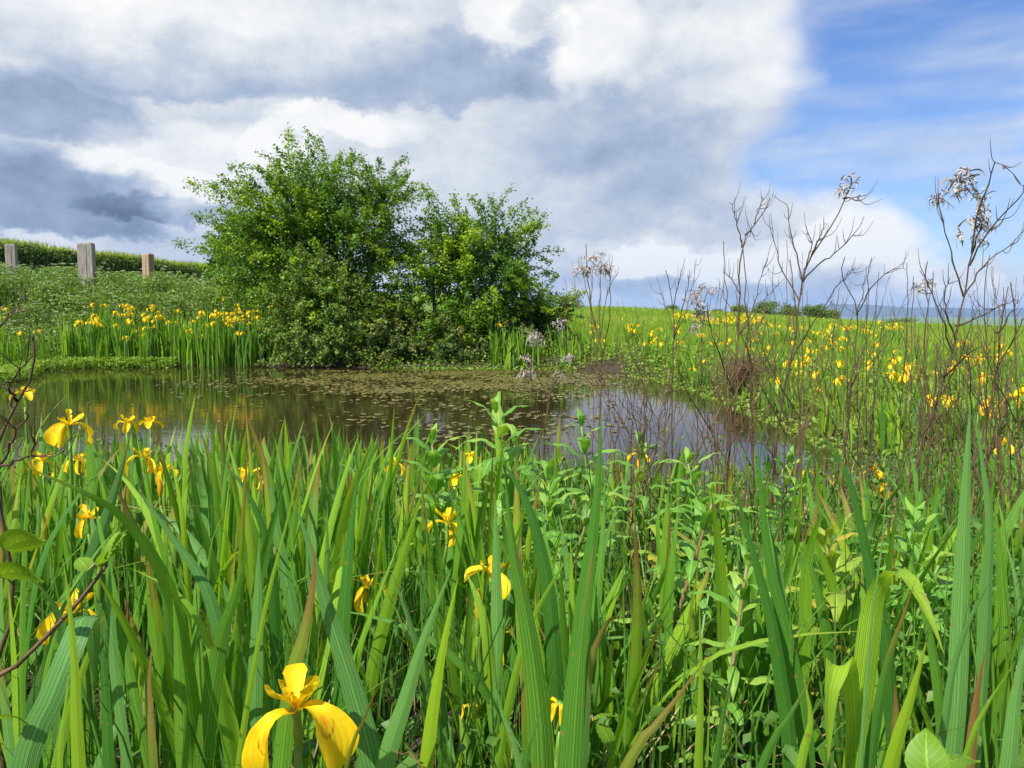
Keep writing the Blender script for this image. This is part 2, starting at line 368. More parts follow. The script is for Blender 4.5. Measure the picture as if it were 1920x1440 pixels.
def tube(mb, path, r, sides=5, tint=0.5, mi=0, cap=True):
    path = np.asarray(path, float); n = len(path); r = np.broadcast_to(np.asarray(r, float), (n,))
    T = unit(np.gradient(path, axis=0)); ref = np.where(np.abs(T[:, 2:3]) > 0.92, np.array([[1., 0, 0]]), np.array([[0, 0, 1.]]))
    if (np.abs(T[:, 2]) > 0.6).all(): ref = np.tile(np.array([[1., 0, 0]]), (n, 1))
    A = unit(np.cross(T, ref)); B = np.cross(T, A)
    a = np.linspace(0, 2 * np.pi, sides, endpoint=False)
    V = path[:, None] + r[:, None, None] * (np.cos(a)[None, :, None] * A[:, None] + np.sin(a)[None, :, None] * B[:, None])
    i, j = np.meshgrid(np.arange(n - 1), np.arange(sides), indexing='ij'); j2 = (j + 1) % sides
    F = np.stack([i * sides + j, i * sides + j2, (i + 1) * sides + j2, (i + 1) * sides + j], -1).reshape(-1, 4)
    U = np.zeros((n, sides, 3)); U[:, :, 0] = 0.5; U[:, :, 1] = np.linspace(0, 0.6, n)[:, None]
    fs = [F]
    if cap: fs.append(((n - 1) * sides + np.arange(sides))[None, :])
    mb.add(V, fs, tint, U.reshape(-1, 3), mi)
def ribbon(mb, path, side, width, ridge=0.12, across=5, tint=0.5, wither=0.0, ruffle=None, mi=0):
    """leaf sheet along path; side (n,3) unit; width (n); ridge = fold depth as share of width"""
    path = np.asarray(path, float); n = len(path)
    T = unit(np.gradient(path, axis=0)); S = unit(side - T * np.sum(T * side, 1, keepdims=True)); N = np.cross(S, T)
    u = np.linspace(-1, 1, across); prof = ridge * (1 - np.abs(u))
    V = path[:, None] + (width / 2)[:, None, None] * u[None, :, None] * S[:, None] + (width[:, None] * prof[None, :])[:, :, None] * N[:, None]
    if ruffle is not None: V = V + ruffle[:, :, None] * N[:, None]
    i, j = np.meshgrid(np.arange(n - 1), np.arange(across - 1), indexing='ij')
    F = np.stack([i * across + j, i * across + j + 1, (i + 1) * across + j + 1, (i + 1) * across + j], -1).reshape(-1, 4)
    U = np.zeros((n, across, 3)); U[:, :, 0] = (u / 2 + 0.5)[None]; U[:, :, 1] = np.linspace(0, 1, n)[:, None]; U[:, :, 2] = wither
    mb.add(V, F, tint, U.reshape(-1, 3), mi)
def sword(v, taper=0.36):
    """width along an iris leaf: slightly narrow foot, even middle, long point"""
    w = np.minimum(1.0, 0.72 + 1.3 * v); t = np.clip((1 - v) / taper, 0, 1)
    return np.maximum(w * (1 - (1 - t) ** 1.7), 0.012)
def cards(mb, C, size, nrm=None, tint=0.5, ratio=0.62, droop=0.12, mi=0):
    """many small folded leaves: 4 vertices, 2 triangles each"""
    n = len(C)
    if nrm is None: nrm = unit(rng.normal(size=(n, 3)))
    a = unit(np.cross(nrm, unit(rng.normal(size=(n, 3))))); b = np.cross(nrm, a); s = np.broadcast_to(np.asarray(size, float), (n,))[:, None]
    V = np.stack([C - a * s * .5, C + b * s * ratio * .5 + nrm * s * droop, C + a * s * .5, C - b * s * ratio * .5 + nrm * s * droop], 1)
    k = np.arange(n)[:, None] * 4
    F = np.concatenate([k + np.array([[0, 1, 2]]), k + np.array([[0, 2, 3]])])
    U = np.tile(np.array([[0.5, 0, 0], [0.1, .3, 0], [0.5, .6, 0], [0.9, .3, 0]]), (n, 1))
    mb.add(V, F, np.repeat(np.broadcast_to(np.asarray(tint, float), (n,)), 4), U, mi)
def blades(mb, B, h, w, lean=0.25, tint=0.5, mi=0, levels=3):
    """many grass blades standing on points B"""
    n = len(B); h = np.broadcast_to(np.asarray(h, float), (n,)); w = np.broadcast_to(np.asarray(w, float), (n,))
    a = rng.uniform(0, 2 * np.pi, n); L = np.abs(rng.normal(0, lean, n)); D = np.stack([np.cos(a), np.sin(a), np.zeros(n)], 1)
    f = rng.uniform(0, 2 * np.pi, n); S = np.stack([np.cos(f), np.sin(f), np.zeros(n)], 1)
    rows = []; us = []
    for q in range(levels):
        v = q / levels; ww = w * (1 - 0.55 * v)
        c = B + D * (L * h * v ** 1.8)[:, None] + np.array([0, 0, 1.]) * (h * (v - 0.25 * L * v * v))[:, None]
        rows += [c - S * ww[:, None] / 2, c + S * ww[:, None] / 2]; us += [(0.1, v * .8, 0), (0.9, v * .8, 0)]
    rows.append(B + D * (L * h)[:, None] + np.array([0, 0, 1.]) * (h * (1 - 0.25 * L))[:, None]); us.append((0.5, .8, 0))
    V = np.stack(rows, 1); m = V.shape[1]; k = np.arange(n)[:, None] * m
    F4 = [k + np.array([[2 * q, 2 * q + 1, 2 * q + 3, 2 * q + 2]]) for q in range(levels - 1)]
    F3 = k + np.array([[m - 3, m - 2, m - 1]])
    fs = ([np.concatenate(F4)] if F4 else []) + [F3]
    mb.add(V, fs, np.repeat(np.broadcast_to(np.asarray(tint, float), (n,)), m), np.tile(np.array(us), (n, 1)), mi)
def sst(x): x = np.clip(x, 0, 1); return x * x * (3 - 2 * x)

# ------------------------------------------------------------------ terrain
POND = np.array([(2.3, 3.75), (2.55, 5.0), (2.6, 7), (2.55, 9.5), (2.35, 11.5), (1.8, 13), (0.9, 13.9), (-0.8, 14.0), (-2.7, 14.1), (-4.8, 14.5),
                 (-8.0, 14.5), (-8.9, 13.2), (-7.9, 11.2), (-9.2, 9), (-9.6, 7), (-8, 4.6), (-4, 4.3), (-1.2, 4.0), (.3, 3.6)])
def pond_sd(x, y):
    p = np.stack([x, y], -1); best = np.full(x.shape, 1e9); ins = np.zeros(x.shape, bool)
    for i in range(len(POND)):
        a, b = POND[i], POND[(i + 1) % len(POND)]; e = b - a
        t = np.clip(((p - a) @ e) / (e @ e), 0, 1); best = np.minimum(best, np.linalg.norm(p - (a + t[..., None] * e), axis=-1))
        c = ((a[1] > y) != (b[1] > y)) & (x < (b[0] - a[0]) * (y - a[1]) / ((b[1] - a[1]) or 1e-9) + a[0]); ins ^= c
    return np.where(ins, -best, best)
def gz(x, y):
    x = np.asarray(x, float); y = np.asarray(y, float); sd = pond_sd(x, y)
    z = 0.015 + 0.12 * sst(sd / 0.7) + 0.02 * np.sin(x * 1.7 + y) * np.sin(y * 1.3) * sst(sd)
    z = z + 1.28 * sst((y - 14.4) / 3.8) * sst((-2.6 - x) / 4.0) + 0.30 * sst((-8.8 - x) / 4) * sst((y - 6) / 6)
    z = z + 0.20 * sst((y - 14.2) / 3) * sst((x + 3) / 2)
    azt = x / np.maximum(y, 1.0)
    crest = np.interp(azt, [-0.7, -0.2, 0.05, 0.15, 0.30, 0.50, 0.68], [1.9, 1.5, 1.2, 1.15, 0.60, -0.35, -0.75])
    t = np.clip((y - 20) / 50, 0, 1); z = z + crest * t * sst(sd / 2)
    far = np.maximum(y - 70, 0) + np.maximum(np.abs(x) - 80, 0); z = z - 26 * (1 - np.exp(-(far / 260) ** 1.5)) 
    return np.where(sd < 0, -0.45 * sst(-sd / 0.9), z)
def build_ground():
    tx = np.linspace(-1, 1, 280); ty = np.linspace(-1, 1, 320)
    k = math.asinh(14000 / 6.0); xs = 6 * np.sinh(tx * k); ys = 9 + 6 * np.sinh(ty * k)
    XX, YY = np.meshgrid(xs, ys); ZZ = gz(XX, YY)
    n, m = XX.shape; i, j = np.meshgrid(np.arange(n - 1), np.arange(m - 1), indexing='ij')
    F = np.stack([i * m + j, i * m + j + 1, (i + 1) * m + j + 1, (i + 1) * m + j], -1).reshape(-1, 4)
    mb = MB(); mb.add(np.stack([XX, YY, ZZ], -1), F)
    tag(build('ground', mb, ground_mat()), kind='structure')
    # pond water: one sheet cut to the shore with a margin under the bank
    c = POND.mean(0); ring = POND + unit(POND - c) * 0.5
    mb = MB(); rr = [np.vstack([c + (ring - c) * s for s in (1.0,)])]
    V = np.hstack([np.vstack([c[None], ring]), np.zeros((len(ring) + 1, 1))]); q = np.arange(len(ring))
    mb.add(V, np.stack([np.zeros(len(ring), int), q + 1, (q + 1) % len(ring) + 1], -1)[:, ::-1])
    o = build('pond_water', mb, water_mat())
    me = o.data
    if me.polygons[0].normal.z < 0: me.flip_normals()
    tag(o, 'still brown pond water mirroring trees and sky', kind='structure')
def build_hills():
    m = rough_mat('moorland', (0.030, 0.045, 0.030), (0.060, 0.075, 0.040), 0.0008, 0.95, bump=0)
    mb = MB(); xs = np.linspace(-4000, 16000, 160); rows = []
    prof = 175 + 45 * np.sin(xs / 1500 + 1) + 30 * np.sin(xs / 640) + 14 * np.sin(xs / 230)
    prof *= np.interp(xs, [-4000, 2000, 3500, 4300, 5200, 6500, 9000, 16000], [.35, .35, .5, 1.05, .95, .9, .8, .7])
    ds = np.linspace(0, 1, 14)
    for d in ds: rows.append(np.stack([xs, 9000 + 3500 * d + 300 * np.sin(xs / 1100), -30 + prof * np.sin(math.pi * min(1, d * 1.0)) ** 1.2], 1))
    V = np.stack(rows); n, k = V.shape[:2]; i, j = np.meshgrid(np.arange(n - 1), np.arange(k - 1), indexing='ij')
    mb.add(V, np.stack([i * k + j, i * k + j + 1, (i + 1) * k + j + 1, (i + 1) * k + j], -1).reshape(-1, 4))
    tag(build('hills', mb, m), kind='structure')
build_ground(); build_hills()

# ------------------------------------------------------------------ trees and shrubs
def make_tree(name, label, cat, base, lobes, mat, shoots, per, leaf, stems=4, trunk_r=0.09, up=0.55, slen=(0.35, 0.95), extra=(), bark=None, gaps=0.0, inner=0.25, seed=1, deep=1.0, group=None, shrink=1.0, drop=0, tight=.085):
    """lobes: (px, py, depth, radius_px) ellipsoids that bound the crown; shoots run outward from inside them"""
    global rng
    rng = np.random.default_rng(seed); rnd = random.Random(seed)
    base = np.array(base); t = thing(name, label, cat, base, group)
    L = []
    for px, py, d, rp in lobes: L.append((P(px, py + drop, d), rp * shrink / FPX * d))
    vol = np.array([r ** 2 for _, r in L]); vol = vol / vol.sum()
    tr = MB(); cr = MB()
    hubs = []
    for k in range(stems):                       # main stems
        c, r = L[k % len(L)]; b0 = base + np.array([rnd.uniform(-.25, .25), rnd.uniform(-.2, .2), -0.05])
        end = c + np.array([rnd.uniform(-.3, .3), rnd.uniform(-.3, .3), rnd.uniform(-.1, .5)]) * r
        mid = b0 * .55 + end * .45 + np.array([rnd.uniform(-.25, .25), rnd.uniform(-.25, .25), -.12])
        pth = spline([b0, mid, end], 12); tube(tr, pth, trunk_r * np.linspace(1, .3, 12) * rnd.uniform(.7, 1.1), 7)
        hubs += list(pth[4:])
    for c, r in L:                               # limbs into every lobe
        for q in range(5):
            h = hubs[np.argmin([np.linalg.norm(x - c) for x in hubs])]
            dr = unit(np.array([rnd.gauss(0, 1), rnd.gauss(0, 1), rnd.gauss(.3, .8)])); e = c + dr * r * .75
            pth = spline([h, (h + e) / 2 + np.array([0, 0, .1]) * r, e], 8); tube(tr, pth, trunk_r * .38 * np.linspace(1, .25, 8), 5); hubs += list(pth[2:])
    hubs = np.array(hubs)
    CC = []; TT = []; SZ = []
    ctr = np.average([c for c, _ in L], axis=0, weights=vol)
    for q in range(shoots):
        k = rng.choice(len(L), p=vol); c, r = L[k]
        dr = unit(rng.normal(size=3)) * np.array([1, deep, 1]); 
        s0 = c + dr * r * rng.uniform(.35, .95) ** .7
        out = unit(unit(s0 - c) * .8 + unit(s0 - ctr) * .5 + np.array([0, 0, up]) + rng.normal(size=3) * .3)
        ln = rng.uniform(*slen) * (1.15 if out[2] > .5 else .9)
        v = np.linspace(0, 1, 7)[:, None]
        pth = s0 + out * ln * v + np.array([0, 0, -.22 * ln]) * v ** 2 + rng.normal(size=3) * .05 * ln * v
        if q % 3 == 0:
            h = hubs[np.argmin(np.linalg.norm(hubs - s0, axis=1))]
            tube(tr, np.vstack([h, (h + s0) / 2 + rng.normal(size=3) * .04, s0]), np.array([.012, .010, .008]) * trunk_r / .09, 3, cap=False)
        if q % 2 == 0: tube(tr, pth[::2], np.linspace(.007, .002, 4), 3, cap=False)
        tint = np.clip(rng.normal(.5, .26), 0, 1)
        n = int(per * ln / slen[1])
        vv = rng.uniform(0, 1, n) ** .9; p = np.stack([np.interp(vv, v[:, 0], pth[:, i]) for i in range(3)], 1)
        spread = tight * (1.1 - .75 * vv)[:, None] * (ln / .7)
        CC.append(p + rng.normal(size=(n, 3)) * spread); TT.append(np.clip(tint + rng.normal(0, .18, n) + .15 * vv, 0, 1)); SZ.append(rng.uniform(.6, 1.15, n) * leaf)
    for (pa, pb, d, n) in extra:                 # single long sprays seen in the outline
        a = P(*pa, d); b = P(*pb, d); mid = (a + b) / 2 + np.array([0, .1, .06]); pth = spline([a, mid, b], 8); tube(tr, pth, np.linspace(.012, .003, 8), 4)
        vv = rng.uniform(.1, 1, n); p = np.stack([np.interp(vv, np.linspace(0, 1, 8), pth[:, i]) for i in range(3)], 1)
        CC.append(p + rng.normal(size=(n, 3)) * .045); TT.append(rng.uniform(.3, .9, n)); SZ.append(rng.uniform(.6, 1.1, n) * leaf)
    ni = int(sum(len(c) for c in CC) * inner)
    if ni:
        k = rng.choice(len(L), ni, p=vol); c = np.array([L[i][0] for i in k]); r = np.array([L[i][1] for i in k])
        CC.append(c + unit(rng.normal(size=(ni, 3))) * (r * rng.uniform(.2, .9, ni))[:, None]); TT.append(rng.uniform(0, .5, ni)); SZ.append(np.full(ni, leaf))
    C = np.concatenate(CC); T = np.concatenate(TT); S = np.concatenate(SZ)
    keep = C[:, 2] > gz(C[:, 0], C[:, 1]) + .03; keep &= C[:, 2] > .03
    C, T, S = C[keep], T[keep], S[keep]
    nrm = unit(rng.normal(size=C.shape) * .75 + np.array([0, 0, .75]) + unit(C - ctr) * .35)
    cards(cr, C, S, nrm, T, ratio=.75)
    build('trunk', tr, bark or M['bark'], t, base); build('crown', cr, mat, t, base)
    return t
DT = 15.2
make_tree('hawthorn_tree', 'tallest green hawthorn tree on the far bank of the pond', 'tree', (-3.7, 15.4, gz(-3.7, 15.4)),
          [(560, 425, DT + .3, 105), (480, 430, DT, 62), (640, 410, DT, 75), (715, 400, DT, 52), (540, 500, DT, 105), (650, 500, DT + .2, 115), (720, 470, DT, 70), (470, 520, DT + .6, 70), (600, 600, DT, 100), (700, 600, DT + .3, 85), (565, 365, DT, 50), (725, 365, DT, 34)],
          M['hawthorn'], 560, 225, .058, stems=6, slen=(.4, 1.15), up=.42, shrink=.76, drop=-2, tight=.070, extra=[((470, 345), (362, 347), DT, 150), ((600, 280), (570, 243), DT, 110), ((520, 330), (442, 312), DT, 150), ((540, 320), (480, 285), DT, 120), ((735, 320), (765, 296), DT, 110), ((740, 340), (770, 320), DT, 80), ((640, 310), (685, 292), DT, 80), ((720, 350), (790, 345), DT, 90)], inner=.16, seed=3)
make_tree('hawthorn_tree', 'shorter right-hand hawthorn tree leaning over the water', 'tree', (-.9, 15.2, gz(-.9, 15.2)),
          [(850, 455, DT, 62), (935, 445, DT, 52), (815, 510, DT, 62), (890, 520, DT + .2, 95), (960, 500, DT, 62), (850, 600, DT, 80), (940, 590, DT + .3, 85), (880, 655, DT, 45), (1000, 560, DT + .4, 40)],
          M['hawthorn'], 350, 225, .058, stems=5, slen=(.35, 1.0), up=.40, shrink=.74, drop=14, tight=.070, extra=[((990, 480), (1058, 471), DT, 130), ((985, 500), (1040, 515), DT, 90), ((930, 400), (962, 350), DT, 90), ((960, 410), (988, 375), DT, 100), ((850, 410), (790, 350), DT, 100), ((860, 400), (850, 362), DT, 70), ((980, 440), (1012, 408), DT, 80), ((850, 650), (745, 640), DT - .8, 110), ((900, 640), (870, 690), DT - .7, 70)], inner=.18, seed=5)
make_tree('shrub', 'grey-green tangled shrub at the foot of the tallest hawthorn, trailing into the water', 'shrub', (-3.9, 14.55, gz(-3.9, 14.6)),
          [(600, 560, 14.6, 62), (560, 610, 14.5, 55), (640, 610, 14.5, 60), (545, 655, 14.4, 38), (610, 655, 14.4, 45), (670, 650, 14.4, 35), (580, 530, 14.7, 40)],
          M['shrub'], 420, 70, .055, stems=5, trunk_r=.035, slen=(.25, .6), up=.25, extra=[((540, 660), (505, 690), 14.2, 60), ((640, 640), (700, 668), 14.2, 70)], inner=.15, seed=8)
make_tree('round_tree', 'pale green rounded tree behind the left side of the tall hawthorn', 'tree', (-7.4, 20.5, gz(-7.4, 20.5)),
          [(435, 470, 20.5, 38), (415, 490, 20.5, 26), (465, 480, 20.5, 45), (450, 440, 20.6, 26), (480, 520, 20.5, 50), (430, 515, 20.5, 30)],
          M['paletree'], 260, 60, .09, stems=3, slen=(.25, .5), up=.2, inner=.5, seed=9)
make_tree('shrub', 'low dark bush between the two hawthorns at the waterline', 'shrub', (-2.4, 14.9, gz(-2.4, 14.9)),
          [(745, 620, 15.2, 60), (760, 665, 14.7, 38), (715, 660, 14.6, 42), (800, 645, 14.9, 50), (850, 665, 14.6, 40)], M['hedge'], 300, 90, .06, stems=4, trunk_r=.03, slen=(.25, .5), up=.2, inner=.4, seed=10)
make_tree('shrub', 'dark bush at the right foot of the shorter hawthorn', 'shrub', (.45, 15.6, gz(.45, 15.6)),
          [(1000, 615, 15.8, 50), (1030, 640, 15.5, 35), (960, 645, 14.9, 45), (910, 665, 14.6, 35), (1045, 600, 16.2, 26)], M['hedge'], 260, 80, .06, stems=4, trunk_r=.03, slen=(.2, .45), up=.2, inner=.4, seed=12)
make_tree('dead_bush', 'brown leafless twiggy bush on the right bank of the pond', 'bush', (2.75, 8.6, gz(2.75, 8.6)),
          [(1395, 700, 8.7, 42), (1370, 720, 8.6, 30), (1425, 725, 8.7, 28)], M['twigs'], 2, 2, .02, stems=3, trunk_r=.012, slen=(.2, .3), inner=0, seed=13)
def twig_cloud(root, c, r, n, seed, mat):
    g = np.random.default_rng(seed); mb = MB()
    for q in range(n):
        p0 = c + unit(g.normal(size=3)) * r * g.uniform(0, .9) * np.array([1, .8, .75]); d = unit(g.normal(size=3) + np.array([0, 0, .4])); l = g.uniform(.12, .35)
        p1 = p0 + d * l * .5 + g.normal(size=3) * .03; p2 = p0 + d * l + np.array([0, 0, -.06]) + g.normal(size=3) * .04
        tube(mb, np.vstack([p0, p1, p2]), np.array([.004, .003, .0015]), 3, g.uniform(0, 1), cap=False)
    build('twig_mass', mb, mat, root, np.array(root.location))
twig_cloud(bpy.data.objects['dead_bush'], P(1395, 705, 8.7), .36, 520, 4, M['twigs'])

# distant trees on the field crest
def far_tree(label, px, top, bot, w, d, seed):
    global rng
    rng = np.random.default_rng(seed)
    b = P(px, bot, d); b[2] = min(b[2], float(gz(b[0], b[1]))) ; t = thing('distant_tree', label, 'tree', b, 'trees along the far edge of the field')
    tp = P(px, top, d)[2]; H = tp - b[2]; W = w / FPX * d
    tr = MB(); cr = MB()
    tube(tr, spline([b - [0, 0, .3], b + [W * .05, 0, H * .3], b + [0, 0, H * .7]], 6), np.linspace(.25, .08, 6) * H / 6, 6)
    C = []; 
    for q in range(16):
        a = rng.uniform(0, 6.28); rr = W * .5 * rng.uniform(.2, .72); c = b + np.array([math.cos(a) * rr, math.sin(a) * rr, H * rng.uniform(.22, .86) * (1 - .35 * (rr / (W * .5)))])
        tube(tr, np.vstack([b + [0, 0, H * .3], (b + [0, 0, H * .35] + c) / 2, c]), np.array([.1, .06, .03]) * H / 6, 4)
        n = 170; C.append(c + rng.normal(size=(n, 3)) * np.array([W * .12, W * .12, H * .09]))
    C = np.concatenate(C); cards(cr, C, H * .075, unit(rng.normal(size=C.shape) + [0, 0, .5]), np.clip(rng.normal(.35 + .3 * (seed % 2), .25, len(C)), 0, 1), ratio=.8)
    build('trunk', tr, M['bark'], t, b); build('crown', cr, M['fartree'], t, b)
for a in [('dark distant tree just right of the shorter hawthorn', 1074, 546, 580, 46, 62, 1), ('small dark lone tree standing in the middle of the field skyline', 1258, 570, 584, 34, 85, 2),
          ('leftmost of the clustered trees on the right skyline', 1385, 566, 590, 36, 95, 3), ('largest rounded tree of the skyline cluster', 1432, 560, 590, 62, 90, 4), ('pale spreading tree in the middle of the skyline cluster', 1482, 561, 590, 44, 92, 5),
          ('low tree near the right end of the skyline cluster', 1528, 565, 592, 44, 90, 6), ('smallest bush at the right end of the skyline cluster', 1560, 575, 594, 36, 92, 7), ('low bush on the skyline right of the dark distant tree', 1120, 572, 582, 24, 80, 8), ('low hedge bush on the skyline far right of the cluster', 1690, 590, 600, 60, 88, 9), ('low bush on the skyline between the lone tree and the cluster', 1345, 576, 586, 30, 90, 10)]: far_tree(*a)

# ------------------------------------------------------------------ hedge, posts, left bank
def build_hedge():
    global rng
    rng = np.random.default_rng(21)
    A = np.array([-17.2, 17.5]); B = np.array([-12.4, 37.0]); L = np.linalg.norm(B - A); d = (B - A) / L; nrm = np.array([d[1], -d[0]])   # towards the pond
    t = thing('hedge', 'long flat-topped trimmed hedge running behind the fence posts', 'hedge', (*((A + B) / 2), 0))
    n = 90000; s = rng.uniform(0, L, n); face = rng.uniform(0, 1, n); off = np.where(face < .62, .65 + rng.normal(0, .10, n), rng.uniform(-.6, .65, n))
    top = np.interp(s, [0, L * .3, L], [3.12, 3.02, 2.86]) + .04 * np.sin(s * 1.3) + .03 * np.sin(s * 4.1)
    base = gz(A[0] + d[0] * s, A[1] + d[1] * s) ; z = np.where(face < .62, base + (top - base) * rng.uniform(0.05, 1, n), top + rng.normal(0, .06, n))
    xy = A + d * s[:, None] + nrm * off[:, None]; C = np.column_stack([xy, z]); mb = MB()
    cards(mb, C, rng.uniform(.06, .14, n), unit(rng.normal(size=C.shape) + np.column_stack([np.tile(nrm, (n, 1)) * .7, np.full(n, .3)])), np.clip(rng.normal(.4, .2, n), 0, 1))
    o = build('foliage', mb, M['hedge'], t, t.location)
    k = 16000; s = rng.uniform(0, L, k); off = rng.uniform(-.55, .65, k); zt = np.interp(s, [0, L * .3, L], [3.08, 2.98, 2.82]) + .04 * np.sin(s * 1.3)
    mb = MB(); blades(mb, np.column_stack([A + d * s[:, None] + nrm * off[:, None], zt]), rng.uniform(.12, .42, k), .026, .35, np.clip(rng.normal(.8, .15, k), 0, 1)); build('grassy_top', mb, M['grass'], t, t.location)
    mb = MB()
    for q in range(40):
        p = A + d * (q + .5) * L / 40; g = float(gz(*p)); tube(mb, spline([(*p, g - .1), (p[0] + .1, p[1], g + .8), (p[0] - .05, p[1] + .1, 2.8)], 5), np.linspace(.05, .02, 5), 5)
    build('stems', mb, M['bark'], t, t.location)
build_hedge()
M['post'] = rough_mat('weathered_wood', (0.16, 0.15, 0.13), (0.36, 0.34, 0.29), 9, 0.9, (6, 6, 0.5), 0.5)
M['postred'] = rough_mat('reddish_wood', (0.25, 0.17, 0.12), (0.42, 0.31, 0.22), 9, 0.9, (6, 6, 0.5), 0.5)
def post(label, px, top, wpx, dep, d, mat, rz, chip):
    a = P(px, top, d); w = wpx / FPX * d; g = float(gz(a[0], a[1])) - .25; h = a[2] - g
    t = thing('fence_post', label, 'post', (a[0], a[1], g), 'posts on the left bank', rz)
    mb = MB(); b = .012; zs = [0, h - .03, h]; sc = [1, 1, .88]; V = []
    for i, (z, s) in enumerate(zip(zs, sc)):
        for (sx, sy) in ((-1, -1 + .1), (-1 + .1, -1), (1 - .1, -1), (1, -1 + .1), (1, 1 - .1), (1 - .1, 1), (-1 + .1, 1), (-1, 1 - .1)):
            V.append((sx * w / 2 * s, sy * dep / 2 * s, z + (chip * sx if i else 0)))
    F = [[i * 8 + j, i * 8 + (j + 1) % 8, (i + 1) * 8 + (j + 1) % 8, (i + 1) * 8 + j] for i in range(2) for j in range(8)]
    mb.add(V, [np.array(F), np.array([list(range(16, 24))])]); me = mb.mesh('timber', mat, smooth=False); link('timber', me, t)
    mb = MB()                                    # drying split down the front face
    tube(mb, np.array([(w * .12, -dep / 2 - .001, h * .35), (w * .09, -dep / 2 - .001, h * .7), (w * .13, -dep / 2 - .001, h * .97)]), np.array([.003, .006, .004]), 4); link('split', mb.mesh('split', M['soil']), t)
post('widest grey weathered post, in the middle of the three on the left bank', 161, 456, 26, .2, 18.0, M['post'], .12, .010)
post('slim grey post at the left edge of the picture', 20, 458, 17, .17, 18.6, M['post'], .3, -.004)
post('short reddish-brown post nearest the trees', 277, 476, 18, .18, 19.0, M['postred'], -.45, .006)

def scatter(n, xr, yr, cond=None):
    x = rng.uniform(*xr, n * 3); y = rng.uniform(*yr, n * 3); k = np.ones(len(x), bool) if cond is None else cond(x, y)
    x, y = x[k][:n], y[k][:n]; return np.column_stack([x, y, gz(x, y)])
def left_bank(x, y): sd = pond_sd(x, y); return (sd > .25) & ((y > 14.3) | (x < -7.6)) & (x < -4.6 + .2 * (y - 15)) & (x > -.75 * y - 1)
def cow_parsley_mesh(seed):
    global rng
    rng = np.random.default_rng(seed); st = MB(); fo = MB(); um = MB(); H = rng.uniform(.55, .75)
    for q in range(6):
        a = rng.uniform(0, 6.28); e = np.array([math.cos(a), math.sin(a), 0]) * rng.uniform(.05, .32) + [0, 0, H * rng.uniform(.6, 1)]
        pth = spline([(0, 0, 0), e * [.4, .4, .55], e], 6); tube(st, pth, np.linspace(.006, .002, 6), 4, .5, cap=False)
        m = 90; r = .055 * np.sqrt(rng.uniform(0, 1, m)); b = rng.uniform(0, 6.28, m); C = e + np.column_stack([r * np.cos(b), r * np.sin(b), .012 - r * r * 3 + rng.normal(0, .004, m)])
        cards(um, C, rng.uniform(.010, .018, m), unit(rng.normal(size=(m, 3)) * .4 + [0, 0, 1]), rng.uniform(0, 1, m), ratio=.9)
        for s in range(9): tube(st, np.vstack([e - [0, 0, .05], C[s * 9]]), np.array([.0015, .001]), 3, .5, cap=False)
    m = 420; a = rng.uniform(0, 6.28, m); rr = .33 * np.sqrt(rng.uniform(0, 1, m)); zz = H * rng.uniform(.05, .85, m); C = np.column_stack([rr * np.cos(a), rr * np.sin(a), zz])
    cards(fo, C, rng.uniform(.04, .085, m), unit(rng.normal(size=(m, 3)) * .6 + [0, 0, 1]), np.clip(rng.normal(.5, .25, m), 0, 1))
    return st.mesh('stem', M['stemgreen']), fo.mesh('foliage', M['herb']), um.mesh('umbel', M['umbel'])
